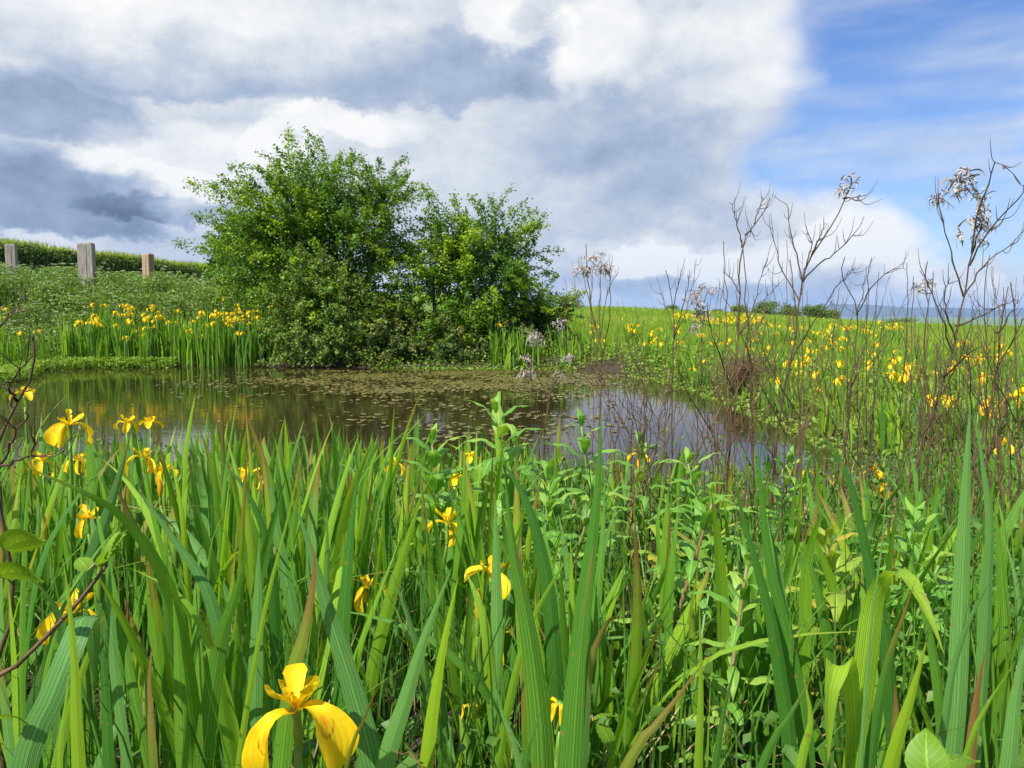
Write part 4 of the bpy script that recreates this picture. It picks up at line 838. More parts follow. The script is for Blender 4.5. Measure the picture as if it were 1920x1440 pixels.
# ------------------------------------------------------------------ foreground iris clumps filling the bank
REST = []; NFILL = 152                            # nearest clumps are objects, the far rest joins the iris bed
def fill_irises():
    global rng
    rng = np.random.default_rng(90); rd = random.Random(90); pts = []
    tries = 0
    while len(pts) < 235 and tries < 60000:
        tries += 1
        d = .95 + 3.3 * rd.random() ** 1.05; px = rd.uniform(-160, 1130) if rd.random() < .86 else rd.uniform(1130, 2050)
        x = (px - 960) / FPX * d
        if pond_sd(np.array([x]), np.array([d]))[0] < -.45: continue
        if any(q[2] > d + .05 and abs(q[0] - px) < (50 if q[2] < 1.75 else 30) + 20 / d and q[2] < 2.4 for q in FL): continue
        if any((x - a) ** 2 + (d - b) ** 2 < (.065 + .025 * d) ** 2 for a, b, _ in pts): continue
        pts.append((x, d, px))
    pts.sort(key=lambda p: p[1])
    for x, d, px in pts[NFILL:]:
        REST.append((x, d, max(-.1, float(gz(x, d))), float(np.interp(d, [1, 1.5, 2, 3, 4.2], [.88, .86, .80, .60, .33])) * (1.0 if px < 1000 else .86) - abs(rd.gauss(0, .07))))
    for x, d, px in pts[:NFILL]:
        z = max(-.1, float(gz(x, d)))
        zone = ('left foreground' if px < 420 else 'centre left foreground' if px < 760 else 'centre foreground' if px < 1130 else 'right foreground')
        yaw = rd.uniform(-1.1, 1.1); n = rd.randint(9, 13); tall = float(np.interp(d, [1, 1.5, 2, 3, 4.2], [.88, .86, .80, .60, .33])) * (1.0 if px < 1000 else .86); drop = abs(rd.gauss(0, .07)); ztop = tall - drop
        picks = [rd.choice(LEAVES) if rd.random() > .09 else rd.choice(DROOP) for k in range(n)]; nd = sum(m in DROOP for m in picks)
        look = ('tall ' if drop < .03 else 'short ' if drop > .085 else 'mid-height ') + ('flowerless iris, no arching leaves' if nd == 0 else 'flowerless iris, one arching leaf' if nd == 1 else 'flowerless iris, several arching leaves') + (', full fan' if n > 11 else ', thin fan' if n < 10 else '')
        row = 'nearest the viewer' if d < 1.7 else 'in the middle rows' if d < 2.7 else 'at the water edge'
        t = thing('iris_plant', '%s, %s, %s' % (look, zone, {'nearest the viewer': 'front row', 'in the middle rows': 'middle rows', 'at the water edge': 'water edge'}[row]), 'iris', (x, d, z), 'flowerless irises in the %s %s' % (zone, row))
        for k in range(n):
            f = (k - (n - 1) / 2) / n; h = (ztop - z) * rd.choice([rd.uniform(.45, .8), rd.uniform(.75, 1.0), rd.uniform(.85, 1.12)]) * (1 - .25 * abs(f)); m = picks[k]
            lf = link('leaf', m, t, (math.cos(yaw) * f * .16 + rd.gauss(0, .02), math.sin(yaw) * f * .16 + rd.gauss(0, .02), -.02), (rd.gauss(0, .09), f * .42 + rd.gauss(0, .12), yaw + rd.gauss(0, .45) + (math.pi if rd.random() < .5 else 0)), (rd.choice([.32, .40, .46, .54, .62, .72]) * rd.uniform(.9, 1.1), h, h))
fill_irises()

# ------------------------------------------------------------------ distant irises on both banks
def far_iris_parts(seed, lod=1):
    g = np.random.default_rng(seed); fo = MB(); 
    for k in range(13 if lod else 9):
        a = g.uniform(0, 6.28); lean = g.uniform(.0, .22); h = g.uniform(.6, 1.0); n = 7; v = np.linspace(0, 1, n); D = np.array([math.cos(a), math.sin(a), 0]); o = np.array([g.normal(0, .07), g.normal(0, .07), 0])
        drp = g.uniform(.25, .6) if g.random() < .15 else .03
        pth = o + D * (lean * h * v + drp * .5 * h * v ** 3)[:, None] + np.array([0, 0, 1.]) * (h * v - drp * .6 * h * v ** 4)[:, None]; f = g.uniform(0, 3.14)
        ribbon(fo, pth, np.tile([math.cos(f), math.sin(f), 0], (n, 1)), .030 * sword(v), .12, 3, g.uniform(0, 1), .04)
    return fo
def far_flower(seed):
    g = np.random.default_rng(seed); mb = MB()
    for k in range(3):
        a = k * 2.094 + g.uniform(-.2, .2); D = np.array([math.cos(a), math.sin(a), 0]); S = np.array([-D[1], D[0], 0]); n = 6; v = np.linspace(0, 1, n)
        pth = D * (.055 * np.sin(v * 1.7))[:, None] + np.array([0, 0, 1.]) * (.016 * np.sin(v * 3) - .042 * v ** 3)[:, None]; ribbon(mb, pth, np.tile(S, (n, 1)), np.interp(v, [0, .35, .7, .9, 1], [.01, .016, .042, .036, .008]), -.1, 3, .5, 0.0)
        pth = D * (.026 * v)[:, None] + np.array([0, 0, 1.]) * (.032 * v)[:, None]; ribbon(mb, pth, np.tile(S, (n, 1)), .016 * np.ones(n), .1, 3, .5, 0.0)
    return mb
def build_far_irises():
    global rng
    FO = [far_iris_parts(s).mesh('leaves', M['irisfar']) for s in range(70, 78)]; FLM = [far_flower(s).mesh('flower', M['petal']) for s in range(4)]
    STEM = tube_mesh('stem', [(0, 0, 0), (.012, .01, .5), (0, 0, 1)], [.007, .005], 'stemgreen', 4, 5)
    rd = random.Random(33); rng = np.random.default_rng(33)
    def put(x, y, h, nf, label, group):
        z = max(-.04, float(gz(x, y))); t = thing('iris_plant', label, 'iris', (x, y, z), group, rd.uniform(0, 6.28)); f = link('leaves', rd.choice(FO), t, None, None, (rd.uniform(.9, 1.2), rd.uniform(.9, 1.2), h)); f['kind'] = 'stuff'
        for q in range(nf):
            ox, oy = rd.uniform(-.14, .14), rd.uniform(-.14, .14); hh = h * rd.uniform(.58, 1.12); link('stem', STEM, t, (ox, oy, 0), (rd.gauss(0, .05), rd.gauss(0, .05), rd.uniform(0, 6)), (1, 1, hh)); s = rd.uniform(.85, 1.2); link('flower', rd.choice(FLM), t, (ox, oy, hh), (rd.gauss(0, .15), rd.gauss(0, .15), rd.uniform(0, 6)), (s, s, s))
    # left clump along the far shore
    n = 0
    while n < 42:
        x = rd.uniform(-8.4, -4.7); y = rd.uniform(14.1, 15.15)
        if n % 12 == 0: x = rd.uniform(-10.2, -8.6); y = rd.uniform(11.8, 13.6)
        if pond_sd(np.array([x]), np.array([y]))[0] < -.3: continue
        grp = 'flowering irises on the far left shore'; lab = 'flowering iris in the far left shore bed' if x > -8.5 else 'flowering iris at the far left edge'
        nf = rd.choice([1, 2, 2, 3]); put(x, y, rd.uniform(.80, 1.05), nf, lab.replace('flowering iris', ('one', 'two', 'three')[nf - 1] + '-flowered iris') + (' at the waterline' if y < 14.5 else ' towards the back') + (', left part' if x < -7.2 else ', beside the shrub' if x < -5 and x > -6 else ''), grp); n += 1
    # right bank, nearest first
    n = 0
    while n < 50:
        y = 4.6 + 9.0 * rd.random() ** 1.15; x = rd.uniform(2.3, .70 * y + .3)
        sd = pond_sd(np.array([x]), np.array([y]))[0]
        if sd < -.05 or x < 2.2 or sd > 1.2 + y * .35: continue
        zone = ('close beside the right shallows' if y < 7 else 'in the middle of the right bank bed' if y < 10 else 'beyond the brown bush on the right bank')
        nf = rd.choice([0, 1, 1, 1, 2]); put(x, y, float(np.interp(y, [4.6, 7, 10, 14], [.40, .42, .44, .50])) * rd.uniform(.8, 1.12), nf, ('flowerless', 'single-flowered', 'twin-flowered')[nf] + ' iris ' + zone + (', next to the water' if sd < .6 else ', out in the meadow' if sd > 2.2 else ''), 'irises ' + zone); n += 1
    # the rest of the irises, past what can be picked apart
    mb = MB(); fols = [far_iris_parts(s, 0) for s in range(80, 84)]; fls = [far_flower(s) for s in range(3)]
    def inst(src, p, s, rz, mi):
        c, q = math.cos(rz), math.sin(rz); 
        V = np.concatenate(src.V) * s; V = np.column_stack([V[:, 0] * c - V[:, 1] * q, V[:, 0] * q + V[:, 1] * c, V[:, 2]]) + p
        mb.add(V, np.concatenate(src.F), np.concatenate(src.T), np.concatenate(src.U), mi)
    def lot(n, fx, fy, h, pf, ok):
        k = 0
        while k < n:
            y = fy(); x = fx(y)
            if not ok(x, y, pond_sd(np.array([x]), np.array([y]))[0]): continue
            k += 1; z = max(-.04, float(gz(x, y))); hh = rd.uniform(*h); inst(rd.choice(fols), np.array([x, y, z]), np.array([1, 1, hh]), rd.uniform(0, 6.28), 0)
            if rd.random() < pf: inst(rd.choice(fls), np.array([x + rd.uniform(-.1, .1), y + rd.uniform(-.1, .1), z + hh * rd.uniform(.85, 1.1)]), rd.uniform(.9, 1.2) * (1 + .012 * y), rd.uniform(0, 6.28), 1)
    lot(130, lambda y: rd.uniform(-8.6, -4.6), lambda: rd.uniform(14.1, 15.3), (.75, 1.0), .40, lambda x, y, s: s > -.2)
    lot(34, lambda y: rd.uniform(-10.6, -8.4), lambda: rd.uniform(11.6, 14.2), (.5, .8), .55, lambda x, y, s: s > -.1)
    lot(26, lambda y: rd.uniform(-.5, 1.8), lambda: rd.uniform(13.7, 14.7), (.45, .9), .08, lambda x, y, s: s > -.1)
    lot(420, lambda y: rd.uniform(2.3, .74 * y + .3), lambda: 4.8 + 9 * rd.random(), (.26, .44), .13, lambda x, y, s: s > 0 and s < 1.5 + y * .35)
    lot(160, lambda y: rd.uniform(.10, .52) * y, lambda: rd.uniform(14.5, 21), (.30, .5), .30, lambda x, y, s: s > .4 and math.sin(x * 1.3) * math.sin(y * .9 + x) > .1)
    lot(90, lambda y: rd.uniform(.20, .34) * y, lambda: rd.uniform(24, 30), (.35, .55), 1.0, lambda x, y, s: math.sin(x * .9 + 1) > .2)
    for x, y, z, ht in REST: inst(rd.choice(fols), np.array([x, y, z]), np.array([.8, .8, max(.15, ht - z)]), rd.uniform(0, 6.28), 0)
    tag(build('iris_bed', mb, [M['irisfar'], M['petal']]), 'dense yellow flag iris bed along the near, far and right water margins', 'irises', kind='stuff')
build_far_irises()

# ------------------------------------------------------------------ green willowherb
def lance_mesh(seed, mat):
    g = np.random.default_rng(seed); n = 12; v = np.linspace(0, 1, n); dr = g.uniform(.15, .75)
    pth = np.stack([v - .25 * dr * v ** 2, g.normal(0, .05) * v ** 2, .18 * np.sin(v * 2.2) - dr * .55 * v ** 2.2], 1)
    w = .24 * np.sin(np.clip(v * 1.02 + .03, 0, 1) * math.pi) ** .75 * (1.25 - .55 * v) + .004
    u = np.linspace(-1, 1, 5); ruf = .025 * np.sin(v[:, None] * 17 + seed) * np.abs(u[None])
    mb = MB(); ribbon(mb, pth, np.tile([0, 1., 0], (n, 1)), w, -.12, 5, g.uniform(.2, .9), g.choice([0, 0, 0, .1]), ruf); return mb.mesh('leaf', M[mat])
M['willowherb_dark'] = leaf_mat('willowherb_leaf_dark', (0.060, 0.190, 0.030), (0.130, 0.290, 0.040), None, 0.36, 0.5, midrib=0.6, nscale=25)
M['willowherb_yellow'] = leaf_mat('willowherb_leaf_yellow', (0.200, 0.340, 0.040), (0.330, 0.430, 0.050), (0.42, 0.36, 0.05), 0.38, 0.5, midrib=0.6, nscale=25)
LANCES = {m: [lance_mesh(s, m) for s in range(7)] for m in ('willowherb', 'willowherb_dark', 'willowherb_yellow')}
def willowherb(px, py, d, label, group, rd, pairs=11, leafy=1.0, mat=None):
    LANCE = LANCES[mat or rd.choice(['willowherb', 'willowherb', 'willowherb_dark', 'willowherb_yellow'])]; narrow = rd.uniform(.85, 1.1) if mat else rd.uniform(.55, 1.05); leafy *= rd.uniform(.8, 1.15); top = P(px, py, d); foot = np.array([top[0] + rd.uniform(-.11, .11), d + rd.uniform(-.05, .08), 0]); foot[2] = max(-.03, float(gz(foot[0], foot[1])))
    t = thing('willowherb', label, 'plant', foot, group); mb = MB(); H = top[2] - foot[2]
    pth = spline([np.zeros(3), (top - foot) * .5 + [rd.uniform(-.02, .02), 0, 0], top - foot], 14); tube(mb, pth, np.linspace(.0065, .0022, 14), 6, rd.uniform(0, 1)); link('stem', mb.mesh('stem', M['whstem']), t)
    for k in range(pairs):
        f = .30 + .70 * (k / (pairs - 1)) ** .9; p = np.array([np.interp(f, np.linspace(0, 1, 14), pth[:, i]) for i in range(3)]); a0 = k * 1.57 + rd.uniform(-.3, .3)
        L = (.125 if f < .75 else .125 - .24 * (f - .75)) * leafy * rd.uniform(.75, 1.1); up = -.75 * max(0, (f - .7) / .3) - .12
        for s in (0, math.pi): link('leaf', rd.choice(LANCE), t, p, (0, up + rd.gauss(0, .15), a0 + s + rd.gauss(0, .15)), (L, L * narrow, L))
def build_willowherb():
    rd = random.Random(5)
    W = [(930, 775, 1.9, 'tallest leafy willowherb at the pond edge, centre'), (810, 835, 1.9, 'leafy willowherb left of the tallest centre one'), (1090, 800, 1.8, 'leafy willowherb with pale top right of centre, by the water'), (965, 835, 2.1, 'slim willowherb tucked beside the tallest centre one'),
         (1200, 838, 2.2, 'willowherb standing before the grey water among dead stems'), (1335, 945, 1.35, 'broad leafy willowherb in the right foreground'), (1400, 1062, 1.15, 'short leafy willowherb left of the three fanned dark iris leaves'), (1550, 1020, 1.3, 'yellowing willowherb with reddish stem at right'),
         (1715, 985, 1.35, 'leafy willowherb behind the hooked iris leaf'), (1290, 870, 1.9, 'willowherb among brown stems right of the water edge'), (1480, 880, 2.0, 'willowherb at the right water edge'), (1760, 1060, 1.2, 'willowherb beside the two tall pale iris leaves'), (1030, 905, 1.6, 'willowherb behind the broad centre iris leaf')]
    for px, py, d, lab in W: willowherb(px, py, d, lab, 'green willowherbs', rd, pairs=12, leafy=1.05 if d < 1.6 else 1.35, mat='willowherb_yellow' if 'yellowing' in lab else 'willowherb')
    k = 0
    while k < 22:
        px = rd.uniform(980, 1930); d = rd.uniform(1.25, 3.2); x = (px - 960) / FPX * d
        if pond_sd(np.array([x]), np.array([d]))[0] < 0: continue
        py = 590 + (1 - rd.uniform(.45, .68) - .02 * d) / d * FPX
        if py < 940: py = 940 + rd.uniform(0, 90)
        zone = 'below the grey water, centre right' if px < 1400 else 'under the dead stems at the right'
        willowherb(px, py, d, '%s willowherb, %s, %s' % ('near' if d < 1.8 else 'middle distance' if d < 2.5 else 'far', 'tip low among the stems' if py > 1010 else 'tip reaching towards the water', zone), 'willowherb ' + zone, rd, pairs=9); k += 1
build_willowherb()

# ------------------------------------------------------------------ dead branching stems
def zp(x, y): return (1000 + x / 2.087, 280 + y / 2.087)
def pod_mesh(seed):
    g = np.random.default_rng(seed); mb = MB()
    for q in range(7):
        a = g.uniform(0, 6.28); n = 9; v = np.linspace(0, 1, n)[:, None]; D = np.array([math.cos(a), math.sin(a), 0]); l = g.uniform(.02, .055)
        pth = D * l * (.5 * v + .35 * np.sin(v * g.uniform(2, 5))) + np.array([0, 0, 1.]) * l * (v * g.uniform(-.3, .9) - .9 * v ** 2.5) + g.normal(size=3) * .006; S = unit(np.cross(D, [0, 0, 1]) + g.normal(size=3) * .5)
        ribbon(mb, pth, np.tile(S, (n, 1)), .0045 * np.sin(np.linspace(.3, 3, n)) + .0008, .4, 3)
    return mb.mesh('seed_pod', M['fluff'])
PODS = [pod_mesh(s) for s in range(5)]
def dead_plant(label, main, branches, d, pods=(), r=.0062, twigs=2, mat='deadstem', group='dead branching stems', seed=1, conv=zp, spread=.22):
    g = np.random.default_rng(seed); pm = [P(*conv(*q), d + .0) for q in main]
    b0 = pm[0]; foot = np.array([b0[0] + .10 * (b0[0] - pm[1][0]), d + .03, 0]); foot[2] = max(-.05, float(gz(foot[0], foot[1])))
    if b0[2] > foot[2] + .05: pm = [foot] + pm
    t = thing('dead_willowherb', label, 'dead plant', foot, group)
    def sub(n): return n
    pth = spline(pm, 26) + g.normal(size=(26, 3)) * .0025; mb = MB(); rad = np.linspace(r, r * .35, 26) * (1 + .22 * (np.arange(26) % 5 == 0)); tube(mb, pth - foot, rad, 6); link('stem', mb.mesh('stem', M[mat]), t)
    allp = [pth]
    for br in branches:
        dz = g.normal(0, spread); p0 = P(*conv(*br[0]), d); k = np.argmin(np.linalg.norm(pth - p0, axis=1)); q = [pth[k]] + [P(*conv(*c), d + dz * (i + 1) / len(br)) for i, c in enumerate(br[1:])]
        pb = spline(q, 12) + g.normal(size=(12, 3)) * .002; mb = MB(); tube(mb, pb - foot, np.linspace(r * .55, r * .16, 12) * (1 + .25 * (np.arange(12) % 4 == 0)), 5); link('branch', mb.mesh('branch', M[mat]), t); allp.append(pb)
    for pb in allp:
        for q in range(twigs):
            k = g.integers(len(pb) // 3, len(pb) - 1); T = unit(pb[k] - pb[k - 1]); D = unit(T + g.normal(size=3) * .55); l = g.uniform(.03, .10); e = [pb[k], pb[k] + D * l * .5, pb[k] + unit(D + [0, 0, .5]) * l]
            mb = MB(); tube(mb, spline(e, 6) - foot, np.linspace(r * .26, r * .10, 6), 4); link('twig', mb.mesh('twig', M[mat]), t)
    for (c, s) in pods:
        p = P(*conv(*c), d); 
        for q in range(5): link('seed_pod', PODS[g.integers(5)], t, p - foot + g.normal(size=3) * .018 * s, g.uniform(-.5, .5, 3) + [0, 0, g.uniform(0, 6)], [s] * 3)
    return t
def build_dead():
    dead_plant('tallest dead stem at the far right, tangled with whitish dry pods', [(1480, 1290), (1590, 950), (1640, 780), (1690, 560), (1715, 400)],
               [[(1690, 560), (1640, 440), (1610, 310), (1575, 180)], [(1715, 400), (1755, 300), (1760, 200), (1690, 110)], [(1715, 400), (1740, 250), (1790, 120), (1820, 50), (1910, 130)], [(1690, 560), (1770, 450), (1870, 370), (1925, 310)], [(1700, 450), (1800, 300), (1900, 190), (1925, 130)], [(1640, 780), (1560, 560), (1512, 470)], [(1650, 740), (1610, 600), (1630, 500)], [(1660, 700), (1760, 650), (1830, 610), (1895, 590)], [(1600, 900), (1700, 800), (1760, 765)], [(1560, 1030), (1500, 850), (1490, 640)]], 2.2,
               pods=[((1690, 120), 1.1), ((1700, 190), 1.0), ((1730, 280), 1.1), ((1580, 190), .7), ((1545, 520), .6), ((1750, 330), .7)], r=.0050, twigs=6, seed=1)
    dead_plant('tall forked dead stem right of centre with a curled pod at its top', [(940, 1290), (970, 1000), (1010, 820), (1045, 600), (1060, 480), (1090, 410), (1170, 300), (1210, 220), (1250, 130)],
               [[(1045, 540), (1010, 330), (990, 220), (935, 180)], [(1060, 480), (1090, 360), (1050, 320)], [(1090, 410), (1120, 340), (1140, 290)], [(1075, 500), (1130, 440), (1200, 390), (1300, 265)], [(1210, 220), (1240, 190), (1295, 180)], [(1010, 820), (1080, 700), (1200, 520), (1240, 475)], [(1045, 600), (960, 440), (930, 250)], [(980, 960), (930, 760), (900, 640)]], 2.5, pods=[((1245, 150), .9)], r=.0048, twigs=6, seed=2)
    dead_plant('dead stem with two forked tops left of the tall forked one', [(760, 1250), (780, 950), (800, 760), (810, 560), (820, 360), (870, 290), (930, 190)],
               [[(820, 370), (790, 270), (770, 205)], [(820, 340), (850, 320), (860, 330)], [(870, 290), (880, 230), (905, 190)], [(810, 560), (770, 500), (745, 480)], [(800, 720), (860, 620), (880, 540), (940, 350)], [(800, 760), (870, 640), (930, 560), (985, 500)], [(780, 900), (860, 720), (960, 600)], [(785, 930), (700, 720), (680, 600)]], 2.7, r=.0046, twigs=6, seed=3)
    dead_plant('dead stem spreading wide between the forked one and the tallest one', [(1215, 1250), (1240, 950), (1265, 640), (1215, 500), (1215, 420)],
               [[(1265, 640), (1310, 560), (1350, 510), (1420, 465), (1455, 470)], [(1265, 640), (1290, 560), (1300, 490)], [(1240, 950), (1300, 800), (1400, 700), (1470, 540)], [(1250, 800), (1190, 640), (1150, 590)], [(1225, 520), (1250, 470), (1265, 460)]], 2.6, r=.0040, twigs=4, seed=4)
    dead_plant('slim dead stem with shaggy pale pods left of centre of the field', [(540, 1290), (545, 950), (550, 700), (540, 580), (520, 470)],
               [[(550, 700), (510, 590), (480, 500)], [(545, 620), (570, 520), (590, 420)], [(550, 760), (610, 600), (640, 430)], [(550, 800), (640, 660), (690, 530)], [(548, 760), (600, 560), (610, 470)]], 3.0, pods=[((650, 560), .8), ((640, 620), .9), ((660, 650), .9), ((625, 580), .7), ((685, 550), .6), ((640, 690), .7)], r=.0040, twigs=4, seed=5)
    dead_plant('bundle of fine pale dead stems just right of the trees', [(260, 1060), (265, 800), (225, 620), (205, 370)],
               [[(262, 900), (225, 640), (240, 400)], [(262, 780), (290, 560), (330, 480)], [(262, 860), (180, 620), (150, 440)], [(255, 740), (260, 560), (270, 430)], [(262, 840), (300, 640), (298, 430)], [(250, 700), (200, 520), (185, 420)], [(262, 900), (150, 680), (125, 500)], [(262, 960), (120, 760), (105, 650)]], 3.6, pods=[((240, 430), 1.0), ((265, 470), 1.0), ((210, 470), .9), ((180, 480), .9), ((290, 470), .9), ((112, 690), .9), ((130, 820), .8)], r=.0055, twigs=4, mat='redstem', seed=6)
    dead_plant('dead stem with drooping grey pods leaning at the pond edge, centre', [(40, 1200), (60, 1000), (95, 870)], [[(60, 1000), (10, 880), (-25, 850)], [(50, 1100), (-10, 900), (5, 720)], [(70, 960), (130, 800), (120, 690)]], 3.0, pods=[((0, 715), .7), ((15, 745), .8), ((-25, 870), .8), ((-20, 830), .7), ((95, 880), .5)], r=.0045, twigs=2, seed=7)
    dead_plant('dead stem rising behind the right-hand iris leaves', [(1700, 1290), (1780, 1050), (1830, 700), (1860, 540)], [[(1830, 700), (1880, 620), (1900, 600)], [(1810, 850), (1900, 700), (1935, 640)], [(1780, 1050), (1700, 850), (1690, 700)], [(1835, 690), (1815, 600), (1800, 500)]], 2.4, r=.0040, twigs=4, seed=8)
    dead_plant('dead stem slanting right of centre over the grey water', [(600, 1290), (690, 1100), (740, 1000), (820, 830), (900, 650)], [[(740, 1000), (660, 850), (640, 760)], [(690, 1100), (600, 950), (560, 820)], [(820, 830), (840, 700), (835, 600)]], 2.6, r=.0040, twigs=4, seed=9, mat='redstem')
    id1 = lambda x, y: (x, y)
    dead_plant('thorny brown twig rising along the left edge', [(-5, 1300), (22, 1150), (12, 1030), (-5, 900), (8, 800), (40, 740), (63, 680), (66, 625)], [[(8, 800), (30, 720), (60, 660)], [(40, 740), (20, 720), (0, 720)], [(-2, 860), (40, 800), (55, 760)], [(-5, 880), (60, 850), (52, 790)]], 1.05, r=.0042, twigs=3, seed=10, conv=id1, spread=.05)
    dead_plant('bare curved twig entering at the left edge above the water', [(-20, 700), (0, 620), (20, 592), (57, 582)], [[(0, 620), (30, 575), (60, 530)]], 1.6, r=.004, twigs=2, seed=11, conv=id1, spread=.05)
    rd = random.Random(8)
    Z = ['in the tangle at the right edge', 'in the brown tangle right of centre', 'by the centre water edge']
    for k in range(112):
        px = rd.uniform(1010, 1960) if k % 5 else rd.uniform(1480, 1960); d = rd.uniform(1.9, 3.9); x = (px - 960) / FPX * d
        zt = rd.uniform(.80, 1.24) if px > 1330 else rd.uniform(.7, 1.08); lean = rd.uniform(-.06, .12)
        f = lambda z: 590 + (1 - z) / d * FPX
        main = [(px, f(.12)), (px + lean * 250 / d * .3, f(.45)), (px + lean * 500 / d, f(zt * .8)), (px + lean * 700 / d + rd.uniform(-10, 10), f(zt))]
        br = []
        for q in range(rd.randint(2, 4)):
            h0 = rd.uniform(.35, .8); bx = px + lean * 700 / d * h0; s = rd.choice((-1, 1)) * rd.uniform(.05, .16); l = rd.uniform(.14, .34)
            br.append([(bx, f(zt * h0)), (bx + s * .6 * FPX / d, f(zt * h0 + l * .55)), (bx + s * FPX / d * .9, f(zt * h0 + l))])
        zn = Z[0] if px > 1600 else Z[1] if px > 1250 else Z[2]
        dead_plant(('tall ' if zt > 1.03 else 'short ' if zt < .84 else '') + ('reddish ' if k % 2 else 'grey-brown ') + 'dead stem ' + ('leaning right ' if lean > .06 else 'leaning left ' if lean < -.01 else 'upright ') + ('with %d branches ' % len(br)) + zn, main, br, d, r=rd.uniform(.0018, .0034), twigs=2, mat=('deadstem', 'redstem')[k % 2], group='dead stems ' + zn, seed=100 + k, conv=id1, spread=.12)
build_dead()

# ------------------------------------------------------------------ brambles, rushes, floating leaves, ground litter
def bramble_leaf_mesh(seed):
    g = np.random.default_rng(seed); n = 15; v = np.linspace(0, 1, n); ac = 9; u = np.linspace(-1, 1, ac)
    w = .78 * np.sin(np.clip(v * .97 + .03, 0, 1) ** .75 * math.pi) ** .8 + .01; w = w * (1 + .07 * (np.arange(n) % 2)); pth = np.stack([v, 0 * v, .12 * np.sin(v * 3) - .12 * v ** 2], 1)
    ruf = .022 * np.cos((v[:, None] * 7.0 - np.abs(u[None]) * 1.6) * 2 * math.pi) - .05 * u[None] ** 2
    mb = MB(); ribbon(mb, pth, np.tile([0, 1., 0], (n, 1)), w, -.06, ac, g.uniform(.3, .9), 0.0, ruf); return mb.mesh('leaf', M['bramble'])
BR = [bramble_leaf_mesh(s) for s in range(3)]
def bramble(label, leaves, cane, d):
    foot = on_ground(cane[0][0], 1440, d); t = thing('bramble', label, 'bramble', foot, 'bramble shoots'); pp = [P(x, y, d) for x, y in cane]
    if pp[0][2] > foot[2] + .1: pp = [foot] + pp
    mb = MB(); pth = spline(pp, 24); tube(mb, pth - foot, np.linspace(.0055, .002, 24), 6)
    g = np.random.default_rng(3)
    for k in range(2, 22): D = unit(g.normal(size=3)); tube(mb, np.vstack([pth[k], pth[k] + D * .009]) - foot, np.array([.0016, .0003]), 4)
    link('cane', mb.mesh('cane', M['redstem']), t)
    for (x, y, s, rot) in leaves:
        p = P(x, y, d - .02); k = pth[np.argmin(np.linalg.norm(pth - p, axis=1))]; mb = MB(); tube(mb, np.vstack([k, (k + p) / 2 + [0, 0, .008], p]) - foot, np.array([.0016, .0014, .0012]), 4); link('leaf_stalk', mb.mesh('leaf_stalk', M['whstem']), t); link('leaf', BR[int(x) % 3], t, p - foot, rot, [s] * 3)
bramble('bramble with two big round sunlit leaves at the left edge', [(5, 1030, .042, (-.9, -.25, .0)), (-12, 1080, .045, (-.8, .1, .1)), (-10, 1350, .03, (-.6, .1, .1))], [(-30, 1440), (-25, 1250), (-15, 1100), (-20, 1000)], .70)
bramble('bramble shoot with a furled pale tip arching up at the left', [(185, 1062, .030, (-.5, -.7, .3)), (165, 1070, .024, (-.3, -.5, 2.6)), (200, 1050, .034, (.2, -1.0, .5)), (205, 1045, .03, (-.2, -1.2, .9))], [(-40, 1330), (20, 1260), (90, 1190), (150, 1125), (200, 1060)], .85)
bramble('bramble with one broad pale leaf at the bottom right', [(1745, 1470, .043, (-.45, -1.0, 1.3)), (1760, 1450, .04, (-.3, -.2, .2))], [(1725, 1500), (1730, 1455)], .62)
bramble('bramble with small toothed leaves at bottom centre right', [(1120, 1360, .040, (-.3, .75, -.9)), (1112, 1352, .036, (-.4, -.1, .15)), (1105, 1356, .026, (-.4, .1, 2.6))], [(1095, 1440), (1100, 1390), (1108, 1352)], .95)

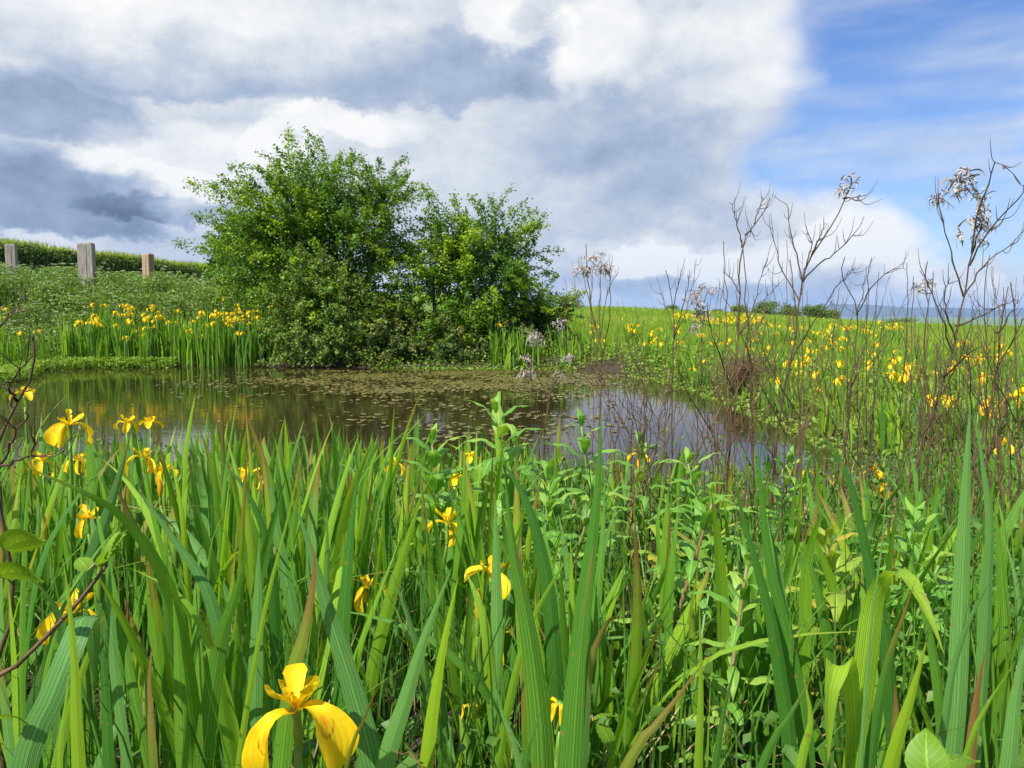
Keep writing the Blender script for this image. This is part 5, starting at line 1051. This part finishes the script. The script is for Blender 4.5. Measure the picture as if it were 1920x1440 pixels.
def build_small():
    global rng
    rng = np.random.default_rng(140); rd = random.Random(14)
    for k in range(16):                          # rush tufts at the near water edge
        x = rd.uniform(-2.6, 1.9); y = rd.uniform(3.0, 4.4); z = max(-.05, float(gz(x, y))); mb = MB(); n = 42
        B = np.column_stack([rng.normal(0, .09, n), rng.normal(0, .09, n), np.zeros(n)]); blades(mb, B, rng.uniform(.18, .48, n), .0045, .26, rng.uniform(0, 1, n))
        t = thing('rush_tuft', 'tuft of thin dark rushes at the near water edge ' + ('on the left' if x < -1 else 'in the middle' if x < .6 else 'on the right'), 'rushes', (x, y, z), 'rush tufts'); o = link('blades', mb.mesh('blades', M['rush']), t); o['kind'] = 'stuff'
    # floating leaves
    def pads(n, f):
        x = []; 
        while len(x) < n:
            a = f()
            if pond_sd(np.array([a[0]]), np.array([a[1]]))[0] < -.15: x.append(a)
        return x
    def where():
        while True:
            y = rd.uniform(5.6, 13.3); x = rd.uniform(-5.2, 2.2)
            dens = math.exp(-((x + .9) / 2.0) ** 2 - ((y - 11.4) / 1.6) ** 2) + .22 * math.exp(-((x + .3) / 1.0) ** 2 - ((y - 7.2) / 1.1) ** 2)
            cl = .5 + .5 * math.sin(x * 2.3 + 1.2 * math.sin(y * 1.7)) * math.sin(y * 2.9 + x * .8)
            if rd.random() < dens * (.06 + 1.1 * cl ** 2): return x, y
    spots = sorted(pads(5600, where), key=lambda a: a[1])
    a = np.linspace(0, 2 * np.pi, 10, endpoint=False)
    def pad_arrays(g): return np.column_stack([.040 * np.cos(a) * (1 - .15 * np.cos(a)), .020 * np.sin(a), .004 * np.cos(2 * a + g)])
    shapes = [pad_arrays(q) for q in (0, 1, 2, 3)]; mes = []
    for s in range(8):
        mb = MB(); mb.add(shapes[s % 4], np.arange(10)[None], .12 * s + .05, np.tile([.5, .2, 0], (10, 1))); mes.append(mb.mesh('floating_leaf', M['pad'], smooth=False))
    for i, (x, y) in enumerate(spots[:300]):
        o = link('floating_leaf', mes[i % 8], None, (x, y, .009), (rd.gauss(0, .02), rd.gauss(0, .02), rd.uniform(0, 6.28)), [rd.uniform(.5, 1.35)] * 3); tag(o, 'small olive oval leaf floating on the near part of the pond', 'floating leaf', 'floating pondweed leaves nearest the viewer')
    mb = MB()
    for i, (x, y) in enumerate(spots[300:]):
        c, s = math.cos(i * 2.4), math.sin(i * 2.4); k = rd.uniform(.5, 1.5); V = shapes[i % 4] * k; mb.add(np.column_stack([V[:, 0] * c - V[:, 1] * s + x, V[:, 0] * s + V[:, 1] * c + y, V[:, 2] + .009]), np.arange(10)[None], rd.random(), np.tile([.5, .2, 0], (10, 1)))
    o = link('floating_leaves', mb.mesh('floating_leaves', M['pad'], smooth=False)); tag(o, 'raft of brown-olive pondweed leaves across the middle of the pond', 'floating leaves', kind='stuff')
    # herbs and litter under the foreground plants
    mb = MB(); n = 20000; x = rng.uniform(-3.6, 3.4, n * 2); y = rng.uniform(.55, 4.8, n * 2); k = (pond_sd(x, y) > -.1) & (np.abs(x) < .78 * y + .5); x, y = x[k][:n], y[k][:n]; n = len(x); cl = .5 + .5 * np.sin(x * 3.1 + 2) * np.sin(y * 2.7 + x)
    right = sst((x / np.maximum(y, .5) + .05) / .3)
    C = np.column_stack([x, y, gz(x, y) + rng.uniform(.0, 1, n) ** 1.6 * (.12 + .24 * cl + .12 * right)]); cards(mb, C, rng.uniform(.014, .036, n), unit(rng.normal(size=(n, 3)) * .7 + [0, 0, 1]), np.clip(rng.normal(.45, .25, n), 0, 1))
    tag(build('ground_herbs', mb, M['mint']), 'small leafy herbs growing under the foreground irises', 'herbs', kind='stuff')
    mb = MB(); n = 6500; x = rng.uniform(-3.4, 3.4, n); y = rng.uniform(.7, 4.8, n); k = (np.abs(x) < .78 * y + .5) & (pond_sd(x, y) > -.05); x, y = x[k], y[k]; n = len(x); B = np.column_stack([x, y, gz(x, y)])
    blades(mb, B, rng.uniform(.10, .34, n), .0045, .75, rng.uniform(0, 1, n)); tag(build('dry_litter', mb, M['straw']), 'dry straw stalks and old litter between the foreground plants', 'litter', kind='stuff')
    mb = MB(); n = 3600; d = rng.uniform(.9, 4.6, n); x = rng.uniform(-.75, .75, n) * d; B = np.column_stack([x, d, np.maximum(gz(x, d), -.05)]); k = pond_sd(x, d) > -.3; B = B[k]; n = len(B)
    blades(mb, B, rng.uniform(.5, 1.0, n) * np.interp(B[:, 1], [1, 2, 3, 4.4], [.62, .52, .34, .16]), .005, .30, np.clip(rng.normal(.45, .25, n), 0, 1)); tag(build('foreground_grass', mb, M['irisfar']), 'thin grass blades between the foreground irises', 'grass', kind='stuff')
build_small()

# ------------------------------------------------------------------ air
def build_haze():
    m = bpy.data.materials.new('haze_air'); m.use_nodes = True; nt = m.node_tree; nt.nodes.clear()
    out = nt.nodes.new('ShaderNodeOutputMaterial'); v = nt.nodes.new('ShaderNodeVolumePrincipled')
    v.inputs['Color'].default_value = (0.40, 0.62, 1.0, 1); v.inputs['Density'].default_value = 9e-5; v.inputs['Anisotropy'].default_value = 0.0
    nt.links.new(v.outputs[0], out.inputs['Volume'])
    x0, x1, y0, y1, z0, z1 = -14600, 17000, -14600, 14700, -32, 260
    V = [(x, y, z) for z in (z0, z1) for y in (y0, y1) for x in (x0, x1)]
    F = np.array([(0, 2, 3, 1), (4, 5, 7, 6), (0, 1, 5, 4), (2, 6, 7, 3), (0, 4, 6, 2), (1, 3, 7, 5)])
    mb = MB(); mb.add(V, F); o = link('haze', mb.mesh('haze', m, smooth=False)); tag(o, 'thin blue haze in the air over the plain', 'haze', kind='stuff')
build_haze()
